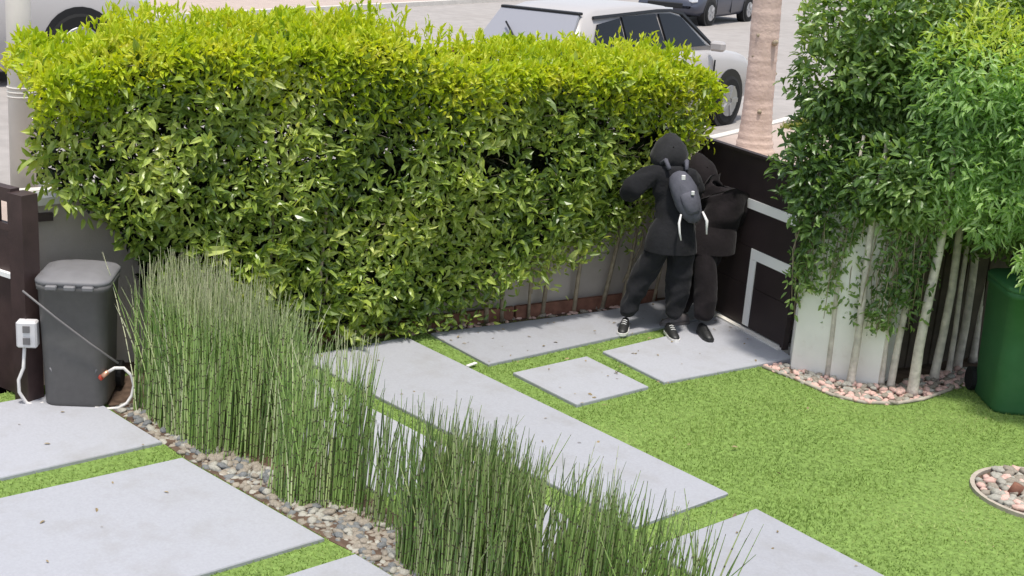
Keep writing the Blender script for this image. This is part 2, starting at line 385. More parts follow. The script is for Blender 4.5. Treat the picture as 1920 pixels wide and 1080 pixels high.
def scatter_pebbles(poly, n, nobj, size, mats, parent, seed, z0=-.02):
    """nobj pebbles are parts of their own, the rest one part"""
    r = np.random.default_rng(seed); lo = np.min(np.array(poly), 0)[:2]; hi = np.max(np.array(poly), 0)[:2]
    P = np.zeros((0, 2))
    while len(P) < n:
        Q = r.uniform(lo, hi, (n, 2)); P = np.concatenate([P, Q[in_poly(Q, poly)]])
    P = P[:n]; ms = pebble_meshes(mats, seed)
    big = r.uniform(size[0], size[1], n)
    order = np.argsort(-big)
    for i in order[:nobj]:
        s = big[i]
        inst('pebble', ms[r.integers(len(ms))], parent, (P[i, 0], P[i, 1], z0 + s * .45 + r.uniform(0, .018)), (r.uniform(-.3, .3), r.uniform(-.3, .3), r.uniform(0, 6.3)), (s * r.uniform(.8, 1.25), s * r.uniform(.6, .9), s * r.uniform(.45, .7)))
    rest = order[nobj:]
    for k, me in enumerate(ms):
        ii = rest[k::len(ms)]
        if not len(ii): continue
        base = np.array([v.co[:] for v in me.vertices]); F = [tuple(p.vertices) for p in me.polygons]
        s = big[ii]; a = r.uniform(0, 6.28, len(ii)); sx = s * r.uniform(.8, 1.2, len(ii)); sy = s * r.uniform(.6, .9, len(ii)); sz = s * r.uniform(.45, .7, len(ii))
        x = base[None, :, 0] * sx[:, None]; y = base[None, :, 1] * sy[:, None]; z = base[None, :, 2] * sz[:, None]
        V = np.stack([x * np.cos(a)[:, None] - y * np.sin(a)[:, None] + P[ii, 0][:, None], x * np.sin(a)[:, None] + y * np.cos(a)[:, None] + P[ii, 1][:, None], z + z0 + (s * .35)[:, None]], 2)
        o = quads_mesh('small_pebbles', V.reshape(-1, 3), len(base), F, mats[k], parent, True); o['kind'] = 'stuff'

bed = tag(MB().prism(BED_POLY, -.05, .004).build('pebble_bed', MT['soil']), kind='structure')
front_strip = [(-8.3, 3.73), (-7.2, 3.79), (-5.74, 3.97), (-4.4, 4.10), (-4.4, 4.42), (-5.8, 4.45), (-6.3, 4.25), (-7.4, 4.05), (-8.3, 3.95)]
scatter_pebbles(front_strip, 2900, 280, (.018, .042), [MT['pebble'], MT['pebble_b'], MT['pebble_g'], MT['pebble_b']], bed, 5)

def litter():
    r = np.random.default_rng(91); N = 200
    P = np.stack([r.uniform(-8.5, -3, N), r.uniform(1.5, 10.5, N)], 1); P[:70] = np.stack([r.uniform(-8.4, -6.4, 70), r.uniform(6.7, 9.5, 70)], 1)
    ok = in_poly(P, lawn_poly) & ~in_poly(P, BED_POLY); P = P[ok]; N = len(P)
    pos = np.column_stack([P, np.full(N, .033)]); d = r.normal(0, 1, (N, 3)); d[:, 2] *= .1; n_ = r.normal(0, .2, (N, 3)) + np.array([0, 0, 1])
    L = r.uniform(.015, .05, N); o = leaves('fallen_leaves', pos, d, n_, L, L * .4, mat('dry_leaf', (.26, .20, .11), .8, .2, var=.4, scale=2))
    tag(o, 'small dry leaves scattered on the slabs and turf', 'leaves', kind='stuff')
litter()
# ------------------------------------------------------------------ wall, coping
WA = Vector((-9.12, 4.29)); WT = Vector((.1561, .9877)); WN = Vector((.9877, -.1561))
def wp(s, off, z): p = WA + WT * s + WN * off; return Vector((p.x, p.y, z))
def wtop(s): return 1.36 + .053 * (s + .7)
S0, S1 = -.78, 5.66
wm = MB(); wm.loft([[wp(S0, 0, -.1), wp(S0, -.18, -.1), wp(S0, -.18, wtop(S0)), wp(S0, 0, wtop(S0))], [wp(S1, 0, -.1), wp(S1, -.18, -.1), wp(S1, -.18, wtop(S1)), wp(S1, 0, wtop(S1))]])
wall = wm.build('rendered_wall', MT['render']); tag(wall, 'low beige rendered garden wall with white coping, behind the long hedge', 'wall')
cm = MB(); a, b = -.035, .05
cm.loft([[wp(s, .035, wtop(s) + .002), wp(s, -.215, wtop(s) + .002), wp(s, -.215, wtop(s) + .06), wp(s, .035, wtop(s) + .06)] for s in (S0 - .02, S1 + .03)])
cm.build('coping', MT['coping'], wall)
MB().box(wp(S1 + .06, -.09, .82), (.22, .09, 1.84), rz=-.157 + 0).build('end_post', MT['coping'], wall)
MB().box(wp(-.70, .02, wtop(-.7) - .09), (.04, .16, .06), rz=-.157).build('bracket', MT['fence'], wall)
# planting bed under the hedge
hb = MB(); hb.prism([(-9.25, 3.6), (-8.9, 3.7), (-8.95, 4.6), (-8.72, 6.0), (-8.52, 6.9), (-8.45, 6.98), (-8.2, 8.85), (-8.17, 9.85), (-8.3, 9.85)], -.03, .008)
hbed = tag(hb.build('hedge_bed', MT['soil']), kind='structure')
scatter_pebbles([(-8.62, 6.6), (-8.52, 6.9), (-8.25, 8.8), (-8.2, 9.3), (-8.36, 9.3), (-8.42, 8.8), (-8.7, 6.9)], 420, 110, (.018, .040), [MT['pebble_p'], MT['pebble_b'], MT['pebble_p']], hbed, 9)
for k, (s0, s1) in enumerate(((.1, 1.9), (1.93, 3.6), (3.63, 5.3))):
    e = MB(); e.loft([[wp(s, .10, .0), wp(s, .06, .0), wp(s, .06, .13), wp(s, .10, .13)] for s in (s0, s1)]); e.build('edging_board', MT['edge'], hbed)

# ------------------------------------------------------------------ gate between wall and pillar
GA = Vector((-8.114, 9.887)); GB = Vector((-6.574, 9.4115)); GT = (GB - GA).normalized(); GN = Vector((GT.y, -GT.x))
if GN.dot(-GA) < 0: GN = -GN
GW = (GB - GA).length
def gpnt(u, z, off=0): p = GA + GT * u + GN * off; return Vector((p.x, p.y, z))
def gbox(mb, u0, u1, z0, z1, o0, o1):
    mb.loft([[gpnt(u, z0, o0), gpnt(u, z0, o1), gpnt(u, z1, o1), gpnt(u, z1, o0)] for u in (u0, u1)]); return mb
gate = empty('garden_gate', gpnt(GW / 2, 0)); tag(gate, 'black metal garden gate with white inlaid bars between wall and white pillar', 'gate')
def gchild(mb, name, m):
    o = mb.build(name, m, gate); o.matrix_parent_inverse = Matrix.Translation(-gate.location); return o
for (z0, z1) in ((.06, .44), (.445, .80), (.805, 1.15), (1.243, 1.63)):
    gchild(gbox(MB(), .0, 1.60, z0, z1, 0, .035), 'gate_panel', MT['gate'])
f = MB(); gbox(f, -.05, -.003, .03, 1.66, -.01, .05); gbox(f, 1.603, 1.65, .03, 1.60, -.01, .05); gbox(f, 0, 1.6, 1.633, 1.66, -.01, .05)
gchild(f, 'gate_frame', MT['gate'])
gchild(gbox(MB(), .003, 1.597, 1.153, 1.240, -.002, .042), 'white_bar', MT['inlay'])
gchild(gbox(MB(), 1.00, 1.09, .07, .70, .037, .045), 'white_bar', MT['inlay'])
gchild(gbox(MB(), 1.00, 1.597, .703, .80, .037, .045), 'white_bar', MT['inlay'])
hd = MB(); hd.tube([gpnt(.12, .85, .037), gpnt(.12, .85, .09), gpnt(.12, 1.05, .09), gpnt(.12, 1.05, .037)], .012)
gchild(hd, 'handle', MT['inlay'])
th = gbox(MB(), -.1, 1.63, -.02, .045, -.12, .09).build('threshold', MT['coping']); tag(th, kind='structure')

# ------------------------------------------------------------------ white pillar and fence at the right
pm = MB()
pil = [(-6.52, 9.42), (-6.27, 9.10), (-5.92, 9.20), (-5.60, 9.38), (-5.74, 9.82), (-6.40, 9.80)]
c = Vector((sum(p[0] for p in pil) / 6, sum(p[1] for p in pil) / 6))
pm.loft([[Vector((*p, z)) for p in pil] for z in (-.05, 1.64)])
pillar = tag(pm.build('white_pillar', MT['pillar']), 'thick white rendered pillar at the right of the black gate', 'pillar')
MB().loft([[Vector((c.x + (p[0] - c.x) * k, c.y + (p[1] - c.y) * k, z)) for p in pil] for k, z in ((1.06, 1.642), (1.06, 1.70), (.98, 1.72))]).build('cap', MT['coping'], pillar)
fence = empty('board_fence', (-5.6, 10.9, 0)); tag(fence, 'dark board fence in the shade behind the pale trunks', 'fence')
f0, f1 = Vector((-5.78, 9.86)), Vector((-5.25, 12.6)); n_ = 20
for i in range(n_):
    p = f0.lerp(f1, (i + .5) / n_); an = math.atan2((f1 - f0).y, (f1 - f0).x)
    mb = MB().box((p.x + .012 * (i % 2) + .6 - .6, p.y, .82), ((f1 - f0).length / n_ - .006, .02, 1.62), rz=an)
    o = mb.build('board', MT['darkfence'], fence); o.matrix_parent_inverse = Matrix.Translation(-fence.location)

# ------------------------------------------------------------------ pebble bed under the ficus trees
pb_poly = [(p.x, p.y) for p in bed_edge] + [(-6.5, 9.3), (-6.27, 9.10), (-5.92, 9.20), (-5.60, 9.38), (-5.50, 9.9), (-5.5, 11.3), (-5.0, 11.2)]
tb = tag(MB().prism(pb_poly, -.04, -.006).build('tree_bed', MT['soil']), kind='structure')
vis = [(p.x, p.y) for p in bed_edge[1:]] + [(-6.4, 9.12), (-6.27, 9.08), (-5.92, 9.18), (-5.58, 9.36), (-5.5, 10.4), (-5.2, 10.5)]
scatter_pebbles(vis, 900, 220, (.018, .042), [MT['pebble_p'], MT['pebble'], MT['pebble_p'], MT['pebble_b']], tb, 21, z0=-.015)
e = MB(); e.tube([Vector((p.x, p.y, .012)) for p in bed_edge], .016, 6); e.build('edging', MT['edgestone'], tb)

# ------------------------------------------------------------------ long hedge
def hedge_bottom(s):   # underside of the clipped foliage along the wall
    xs = [-.9, -.75, -.35, .0, .12, 1.0, 1.9, 2.3, 2.75, 3.2, 3.55, 4.0, 4.4, 4.8, 5.15, 5.4, 5.8]
    zs = [1.62, 1.52, 1.32, .95, .45, .25, .10, .14, .26, .42, .62, .68, .84, .98, 1.30, 1.72, 1.80]
    return np.interp(s, xs, zs)
def hedge_top(s): return np.interp(s, [-.9, -.75, -.35, .0, 2.1, 2.45, 4.5, 5.2, 5.6], [2.22, 2.40, 2.42, 2.60, 2.60, 2.42, 2.36, 2.34, 2.22])
def hedge_front(s, z): # how far the foliage comes out from the wall
    f = .44 + .05 * np.sin(s * 1.9 + z) + .04 * np.sin(s * 4.7 - z * 3)
    return np.where(z < 1.2, f * np.interp(z, [0, 1.2], [.8, 1]), f)
hedge = empty('clipped_hedge', wp(2.4, .25, 0)); tag(hedge, 'long clipped green hedge with yellow-green new growth on top, on slim stems along the wall', 'hedge')
HI = Matrix.Translation(-hedge.location)
def hpos(s, off, z):
    return np.stack([WA.x + WT.x * s + WN.x * off, WA.y + WT.y * s + WN.y * off, z], 1)
def hedge_leaves():
    nrmF = np.array([WN.x, WN.y, 0.0]); tdir = np.array([WT.x, WT.y, 0.0])
    # front face in three depth layers
    N = 27000
    s = rng.uniform(-.82, 5.50, N); z = rng.uniform(0, 2.6, N); keep = (z > hedge_bottom(s) + rng.normal(0, .06, N)) & (z < hedge_top(s))
    s = s[keep]; z = z[keep]; N = len(s)
    # thin places where the pale coping shows through
    hole = np.zeros(N)
    for (cs, cz, rs, rz_) in ((3.05, 1.62, .28, .13), (3.45, 1.58, .16, .10), (4.75, 1.70, .30, .14), (1.9, 1.52, .06, .05), (2.1, 1.55, .12, .06)):
        hole = np.maximum(hole, np.exp(-((s - cs) / rs) ** 2 - ((z - cz) / rz_) ** 2))
    keep = rng.uniform(0, 1, N) > hole * 1.15; s = s[keep]; z = z[keep]; N = len(s)
    dep = np.abs(rng.normal(0, .065, N))
    P2 = np.stack([s, z], 1); bump = .055 * vnoise(P2, 5.0, 11) + .03 * vnoise(P2, 13., 12)
    edge = np.minimum(1, np.minimum(s + .82, 5.50 - s) / .22); off = (hedge_front(s, z) + bump) * (.45 + .55 * np.sqrt(np.clip(edge, 0, 1))) - dep
    rt = np.clip((hedge_top(s) - z) / .12, 0, 1); off -= (1 - np.sqrt(rt)) * .15
    pos = hpos(s, off, z)
    d = nrmF * rng.uniform(.1, 1.0, (N, 1)) + tdir * rng.normal(0, .8, (N, 1)) + np.array([0, 0, 1]) * rng.normal(.15, .75, (N, 1))
    n = nrmF * .8 + np.array([0, 0, 1]) * rng.uniform(.1, 1.4, (N, 1)) + rng.normal(0, .6, (N, 3))
    L = rng.uniform(.06, .11, N); sz = np.exp(rng.normal(0, .22, N)); L = L * sz; W = L * rng.uniform(.29, .42, N)
    front = np.argsort(-(off + .1 * L / .1))[:0]
    pick = np.where(dep < .02)[0][:3000]; pick = rng.choice(pick, 290, replace=False)
    msk = np.ones(N, bool); msk[pick] = False
    leaf_parts(pos[pick] - np.array(hedge.location), d[pick], n[pick], L[pick] * 1.12, W[pick] * 1.12, L_HEDGE, hedge)
    o = leaves('foliage', pos[msk], d[msk], n[msk], L[msk], W[msk], L_HEDGE, hedge); o.matrix_parent_inverse = HI; o['kind'] = 'stuff'
    # top, ends and back
    N = 15000
    s = rng.uniform(-.82, 5.50, N); t = rng.uniform(0, 1, N); off = -.55 + t * 1.0
    P2 = np.stack([s, off], 1); z = hedge_top(s) + .06 * vnoise(P2, 4, 4) + .05 * vnoise(P2, 11, 5) - np.abs(rng.normal(0, .07, N)) + .10 * (1 - t) - .10 * np.clip((t - .85) / .15, 0, 1)
    pos = hpos(s, off, z)
    low = rng.uniform(0, 1, N) < .18
    up = np.array([0, 0, 1.0])
    d = up * rng.uniform(.1, 1.2, (N, 1)) + rng.normal(0, .6, (N, 3)); n = up * .8 + rng.normal(0, .6, (N, 3)) + nrmF * .3
    L = rng.uniform(.06, .105, N); W = L * rng.uniform(.28, .40, N)
    o = leaves('new_growth', pos, d, n, L, W, L_TIP, hedge); o.matrix_parent_inverse = HI; o['kind'] = 'stuff'
    # upright shoots above the clipped top
    k = 420; ss = rng.uniform(-.75, 5.42, k); oo = rng.uniform(-.5, .35, k); hh = rng.uniform(.03, .13, k) * (1 + .6 * vnoise(np.stack([ss, oo], 1), 2.0, 8))
    per = 7; s = np.repeat(ss, per); off = np.repeat(oo, per); q = rng.uniform(0, 1, k * per)
    z = hedge_top(s) + .05 + np.repeat(hh, per) * q + .08 * (1 - (off + .5))
    pos = hpos(s, off, z); n_ = k * per
    d = up * rng.uniform(.5, 1.4, (n_, 1)) + rng.normal(0, .5, (n_, 3)); n = rng.normal(0, 1, (n_, 3))
    L = rng.uniform(.05, .09, n_); o = leaves('shoots', pos, d, n, L, L * .3, L_TIP, hedge); o.matrix_parent_inverse = HI; o['kind'] = 'stuff'
    # a skirt of lime leaves that hangs over the top edge of the front
    N = 5200
    s = rng.uniform(-.8, 5.48, N); drop = np.abs(rng.normal(0, .17, N)) * (1.15 + .7 * vnoise(np.stack([s, s * 0], 1), 2.2, 31)); drop = np.clip(drop, 0, .65)
    z = hedge_top(s) + .02 - drop; off = hedge_front(s, z) + .03 + .05 * vnoise(np.stack([s, z], 1), 5.0, 11) - np.abs(rng.normal(0, .03, N)) - .12 * np.exp(-drop / .05)
    pos = hpos(s, off, z); d = up * rng.normal(.4, .6, (N, 1)) + nrmF * rng.uniform(0, 1, (N, 1)) + rng.normal(0, .6, (N, 3)); n = up * .8 + nrmF * .7 + rng.normal(0, .5, (N, 3))
    L = rng.uniform(.06, .10, N); o = leaves('edge_growth', pos, d, n, L, L * .36, L_TIP, hedge); o.matrix_parent_inverse = HI; o['kind'] = 'stuff'
    # body of the hedge over the wall, ends and back face: loose leaves coloured dark as the shade in the gaps
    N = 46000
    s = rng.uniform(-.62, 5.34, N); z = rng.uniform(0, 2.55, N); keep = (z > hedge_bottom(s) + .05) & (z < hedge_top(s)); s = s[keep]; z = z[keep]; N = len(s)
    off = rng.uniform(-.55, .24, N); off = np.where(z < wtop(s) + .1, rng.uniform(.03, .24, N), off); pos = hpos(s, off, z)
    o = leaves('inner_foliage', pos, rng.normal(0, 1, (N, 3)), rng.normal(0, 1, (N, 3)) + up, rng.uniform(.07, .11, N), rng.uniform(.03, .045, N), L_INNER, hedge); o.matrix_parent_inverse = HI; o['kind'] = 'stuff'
    # sprigs around the stems low down
    N = 900
    s = rng.uniform(2.2, 5.2, N); z = hedge_bottom(s) - np.abs(rng.normal(0, .14, N)); z = np.maximum(z, .1); off = rng.uniform(.08, .38, N); pos = hpos(s, off, z)
    o = leaves('low_sprigs', pos, rng.normal(0, 1, (N, 3)), rng.normal(0, .6, (N, 3)) + nrmF + up * .5, rng.uniform(.05, .09, N), rng.uniform(.02, .03, N), L_HEDGE, hedge); o.matrix_parent_inverse = HI; o['kind'] = 'stuff'
hedge_leaves()
def hedge_twigs():
    mb = MB(); r = random.Random(8)
    for k in range(260):
        s_ = r.uniform(-.7, 5.4); z_ = r.uniform(float(hedge_bottom(s_)), float(hedge_top(s_)) - .1); o0 = float(hedge_front(s_, z_))
        a0 = wp(s_, o0 - .25, z_); a1 = wp(s_ + r.uniform(-.12, .12), o0 + r.uniform(-.02, .06), z_ + r.uniform(.0, .2)); mb.tube([a0, a0.lerp(a1, .5) + Vector((0, 0, .02)), a1], [.006, .004, .002], 4)
    o = mb.build('twigs', MT['bark2'], hedge); o.matrix_parent_inverse = HI; o['kind'] = 'stuff'
hedge_twigs()
def hedge_trunks():
    base = [(800, 618), (862, 612), (908, 607), (940, 603), (993, 598), (1070, 582), (1112, 572), (1142, 566), (1168, 560), (600, 660), (500, 675), (400, 690), (1015, 592), (1195, 556)]
    for k, (px, py) in enumerate(base):
        b = gp(px, py); r = random.Random(k); lean = .30 if px > 1080 else r.uniform(-.05, .07); h = 1.7
        q = (b.xy - WA).dot(WN); out = max(.10, min(.34, q))
        b = b.xy + WN * (out - q)
        pts = []
        for i in range(6):
            t = i / 5; p = b + WT * (lean * t ** 1.2 + .02 * math.sin(t * 6 + k)); pts.append((p.x, p.y, h * t))
        rr = r.uniform(.013, .022)
        o = MB().tube(pts, [rr * 1.25, rr * 1.05, rr, rr * .9, rr * .8, rr * .6], 7).build('trunk', MT['bark2'], hedge); o.matrix_parent_inverse = HI
        if r.random() < .6:
            pts = [(b.x, b.y, .25)] + [((b + WT * (lean * .5 + r.uniform(-.2, .2) * t)).x, (b + WT * (lean * .5)).y + .12 * t, .25 + 1.2 * t) for t in (.3, .7, 1)]
            o = MB().tube(pts, [rr * .6, rr * .55, rr * .45, rr * .3], 6).build('branch', MT['bark2'], hedge); o.matrix_parent_inverse = HI
hedge_trunks()

# ------------------------------------------------------------------ horsetail clumps
def horsetail(poly, n, hr, m, label, seed, nobj=150, tuft=.0):
    r = np.random.default_rng(seed); lo = np.min(np.array(poly), 0); hi = np.max(np.array(poly), 0)
    P = np.zeros((0, 2))
    while len(P) < n:
        Q = r.uniform(lo, hi, (n, 2)); k = in_poly(Q, poly)
        k &= r.uniform(0, 1, n) < .62 + .5 * vnoise(Q, 5.0, seed)
        P = np.concatenate([P, Q[k]])
    P = P[:n]; c = P.mean(0); root = empty('horsetail_clump', (c[0], c[1], 0)); tag(root, label, 'horsetail', 'horsetail clumps in the pebble bed')
    h = r.uniform(hr[0], hr[1], n) * (1 + .06 * vnoise(P, 3, seed + 1)); a = r.uniform(0, 6.28, n); lean = np.abs(r.normal(0, .085, n))
    stray = r.uniform(0, 1, n) < .07; lean = np.where(stray, r.uniform(.12, .45, n), lean); bend = np.where(r.uniform(0, 1, n) < .10, r.uniform(.1, .3, n), 0)
    seg = 4; ns = 5; rad = r.uniform(.0034, .0062, n)
    V = np.zeros((n, seg + 1, ns, 3))
    for i in range(seg + 1):
        t = i / seg; cx = P[:, 0] + np.cos(a) * (lean * h * t ** 1.5 + bend * max(0, t - .5)) + .035 * t; cy = P[:, 1] + np.sin(a) * lean * h * t ** 1.5 + .02 * t
        rr = rad * (1 - .25 * t if i < seg else .25)
        for j in range(ns):
            an = 6.283 * j / ns; V[:, i, j, 0] = cx + rr * math.cos(an); V[:, i, j, 1] = cy + rr * math.sin(an); V[:, i, j, 2] = h * (t - bend * .6 * max(0, t - .5) ** 1.0)
    V = V.reshape(n, -1, 3); V[:, :, 0] -= c[0]; V[:, :, 1] -= c[1]
    F = [(i * ns + j, i * ns + (j + 1) % ns, (i + 1) * ns + (j + 1) % ns, (i + 1) * ns + j) for i in range(seg) for j in range(ns)]
    near = np.argsort(-(P[:, 0] - P[:, 1] * 1.0))[:nobj * 3]; near = r.choice(near, nobj, replace=False)
    msk = np.ones(n, bool); msk[near] = False
    o = quads_mesh('stems', V[msk].reshape(-1, 3), (seg + 1) * ns, F, m, root, True); o['kind'] = 'stuff'
    for i in near:
        me = bpy.data.meshes.new('stem'); me.from_pydata(V[i].tolist(), [], F); me.materials.append(m)
        me.polygons.foreach_set('use_smooth', [True] * len(F)); ob = bpy.data.objects.new('stem', me); COL.objects.link(ob); ob.parent = root
    # short side whiskers at the tips: ragged top
    return root
horsetail([(-8.22, 3.84), (-7.3, 3.87), (-6.2, 3.99), (-5.95, 4.40), (-7.2, 4.54), (-8.5, 4.46)], 2100, (.72, 1.14), MT['stem'],
          'tall dense horsetail clump with dry tan tips, below the hedge beside the grey bin', 31)
horsetail([(-5.34, 4.14), (-4.9, 4.08), (-3.3, 4.12), (-3.3, 4.46), (-5.3, 4.48)], 1450, (.62, 1.08), MT['stem2'],
          'dark green horsetail clump nearest the camera in front of the long slab', 32)
# loose, thinner stems joining the two clumps
horsetail([(-6.1, 4.30), (-5.6, 4.25), (-5.6, 4.48), (-6.1, 4.50)], 75, (.6, .95), MT['stem2'], 'sparse horsetail stems between the two dense clumps in front of the half-hidden slab', 33, 20)

# ------------------------------------------------------------------ brown fence, pole and things at the left
fp = gp(56, 750); fdir = (gp(-60, 705) - gp(48, 748)).xy.normalized()
lf = empty('brown_fence', (fp.x, fp.y, 0)); tag(lf, 'dark brown fence with a square post and open top rails at the left edge', 'fence')
def lfbox(name, u0, u1, z0, z1, th=.03, mt='fence'):
    a_ = math.atan2(fdir.y, fdir.x); cx = fdir * (u0 + u1) / 2
    return MB().box((cx.x, cx.y, (z0 + z1) / 2), (abs(u1 - u0), th, z1 - z0), rz=a_).build(name, MT[mt], lf)
lfbox('post', -.08, .08, -.02, 1.58, .14)
lfbox('top_rail', .083, 2.4, 1.50, 1.60, .08); lfbox('rail', .083, 2.4, 1.28, 1.33, .05)
for i in range(18): lfbox('slat', .13 + i * .13, .165 + i * .13, 1.332, 1.498, .022)
for i in range(9): lfbox('board', .085 + i * .26, .340 + i * .26, .02, 1.277, .03 + .006 * (i % 2))
lfbox('white_latch', .10, .30, .93, .965, .10, 'inlay')
pole = empty('banded_pole', (-9.55, 3.30, 0)); tag(pole, 'cream pole with raised bands standing behind the brown fence', 'pole')
pq = gp(48, 400, .9); pole.location = (pq.x * 1.03, pq.y * 1.03, .9)
MB().tube([(0, 0, 0), (0, 0, 1.6), (0, 0, 3.5)], [.125, .11, .095], 20).build('shaft', MT['cream'], pole)
for z in (.98, 1.02, 1.06): MB().tube([(0, 0, z), (0, 0, z + .014)], [.124, .124], 20).build('band', MT['cream'], pole)

def wheelie(name, loc, rz, sx, sy, h, mb, ml, label, grp=None):
    root = empty(name, loc, rz); tag(root, label, 'bin')
    def ring(z, kx, ky, cr):
        pts = []; hx, hy = sx / 2 * kx, sy / 2 * ky
        for q, (ax, ay) in enumerate(((1, 1), (-1, 1), (-1, -1), (1, -1))):
            for k in range(5):
                a = math.pi / 2 * q + math.pi / 2 * k / 4
                pts.append(Vector((ax * (hx - cr) + cr * math.cos(a), ay * (hy - cr) + cr * math.sin(a), z)))
        return pts
    b = MB()
    b.loft([ring(0.0, .85, .85, .09), ring(.03, .88, .88, .10), ring(h * .5, .93, .93, .10), ring(h * .90, .98, .98, .10), ring(h * .905, 1.02, 1.02, .11), ring(h * .95, 1.03, 1.03, .11)], smooth=True)
    body = b.build('body', mb, root)
    l = MB(); l.loft([ring(h * .952, 1.04, 1.04, .12), ring(h * .975, 1.05, 1.05, .12), ring(h * .99, 1.0, 1.0, .12), ring(h * 1.02, .72, .72, .12), ring(h * 1.03, .40, .40, .08)], smooth=True)
    lid = l.build('lid', ml, root)
    for sgn in (-1, 0, 1):
        MB().box((sx * .545, sgn * sy * .25, h * .945), (.04, sy * .16, .035), bev=.008).build('lid_tab', ml, lid)
    hdl = MB().tube([(-sx * .5, -sy * .38, h * .9), (-sx * .62, -sy * .38, h * .93), (-sx * .62, sy * .38, h * .93), (-sx * .5, sy * .38, h * .9)], .016)
    hdl.build('handle', mb, root)
    for s in (-1, 1):
        MB().tube([(-sx * .40, s * (sy * .42), .10), (-sx * .40, s * (sy * .42 + .05), .10)], [.10, .10], 18, False).build('wheel', MT['rubber'], root)
    return root
bc = gp(146, 757); bl = gp(80, 755); br = gp(212, 758)
BC = Vector((-8.52, 3.66))
b1 = wheelie('wheelie_bin', (-8.60, 3.62, .027), -.62, .56, .52, .98, MT['binbody'], MT['binlid'], 'dark grey plastic wheeled bin with a paler lid, against the wall beside the horsetail')
# moulded ribs on the front of the bin
fr = MB()
fr.tube([(.245, -.17, .30), (.238, -.13, .22), (.236, -.05, .18), (.236, .05, .18), (.238, .13, .22), (.245, .17, .30)], .008, 6)
fr.build('moulded_ring', MT['binlid'], b1)
g2 = MB(); g2.tube([(.10, -.245, .40), (.10, -.262, .72), (.02, -.262, .74), (.02, -.25, .45)], .007, 6); g2.build('moulded_rib', MT['binbody'], b1)
gl = gp(1918, 762)
b2 = wheelie('wheelie_bin', (gl.x - .08, gl.y + .0, 0), -.75, .66, .58, 1.06, MT['greenbin'], MT['greenbin'], 'dark green wheeled bin half under the pale tree at the right edge')

# weatherproof outlet on a conduit
ol = gp(62, 762); out = empty('outdoor_outlet', (ol.x, ol.y, 0)); tag(out, 'pale grey outlet box on a bent white conduit in front of the fence', 'outlet')
def away(px, py, ref, off=0):   # point above the ground point `ref` (in the upright plane facing the camera)
    d = RGT * ((px - 759) / 2409.4) + DWN * ((py - 540) / 2409.4) + FWD
    n = Vector((ref.x, ref.y, 0)).normalized(); k = (Vector((ref.x, ref.y, 0)).dot(n) - off) / d.dot(n)
    return Vector((0, 0, CAMH)) + d * k
ob = away(52, 625, ol); bz = ob - out.location
MB().box(bz, (.09, .15, .20), rz=-.62, bev=.012).build('box', MT['outlet'], out)
for dz in (-.045, .045): MB().box(bz + Vector((.040, -.026, dz)), (.012, .05, .05), rz=-.62).build('socket', MT['cable'], out)
pts = [away(x, y, ol) - out.location for x, y in ((46, 650), (44, 690), (35, 712), (36, 735), (50, 756), (66, 760), (82, 756))]
MB().tube(pts, .013, 8).build('conduit', MT['pvc'], out)
# looped hose with red tap
hl = gp(225, 768); hose = empty('looped_hose', (hl.x, hl.y, 0)); tag(hose, 'short looped white hose with red tap end beside the grey bin', 'hose')
pts = [away(x, y, hl) - out.location * 0 - hose.location for x, y in ((203, 697), (215, 690), (232, 690), (246, 703), (251, 722), (247, 742), (238, 756), (222, 765), (200, 767), (178, 765))]
MB().tube(pts, .012, 8).build('tube', MT['pvc'], hose)
t0, t1 = pts[0], away(191, 706, hl) - hose.location
MB().tube([t0, t1], [.018, .02], 8).build('fitting', MT['brass'], hose)
MB().tube([t1, t1 + (t1 - t0) * .4], [.024, .020], 8).build('tap', MT['redmetal'], hose)
a0 = away(42, 545, gp(70, 765), .10); a1 = away(222, 681, gp(228, 768), .08)
cb = MB().tube([a0, a0.lerp(a1, .35) + Vector((0, 0, -.015)), a0.lerp(a1, .7) + Vector((0, 0, -.015)), a1], .008, 6).build('slanting_cable', MT['cable']); tag(cb, 'thin grey cable running slantwise across the front of the grey bin', 'cable')
# ------------------------------------------------------------------ tree ring in the lawn
rg = empty('tree_ring', (RING_C.x, RING_C.y, 0)); tag(rg, 'round pebble-filled ring with a cut stump in the lawn at the right edge', 'planter')
N = 40; e = MB(); R_ = RING_R
e.loft([[Vector((math.cos(a) * r, math.sin(a) * r, z)) for (r, z) in ((R_, -.03), (R_ + .03, -.03), (R_ + .03, .028), (R_, .028))] for a in [2 * math.pi * k / N for k in range(N + 1)]], caps=False)
e.build('rim', MT['edgestone'], rg)
MB().tube([(0, 0, -.03), (0, 0, .003)], [R_ - .002, R_ - .002], 32, False).build('soil', MT['soil'], rg)
circ = [(R_ * .96 * math.cos(6.283 * k / 20), R_ * .96 * math.sin(6.283 * k / 20)) for k in range(20)]
scatter_pebbles(circ, 330, 110, (.025, .055), [MT['pebble_p'], MT['pebble'], MT['pebble_b']], rg, 41, z0=0)
sp_ = gp(1900, 930) - rg.location
MB().tube([sp_ + Vector((0, 0, 0)), sp_ + Vector((.01, 0, .05)), sp_ + Vector((.02, .01, .09))], [.05, .04, .037], 10).build('stump', MT['edge'], rg)
dp = gp(884, 690)
o = MB().box((dp.x, dp.y, .032), (.03, .12, .012), rz=.2, bev=.003).build('white_peg', MT['pvc']); tag(o, 'small white peg on the turf strip by the long slab', 'peg')

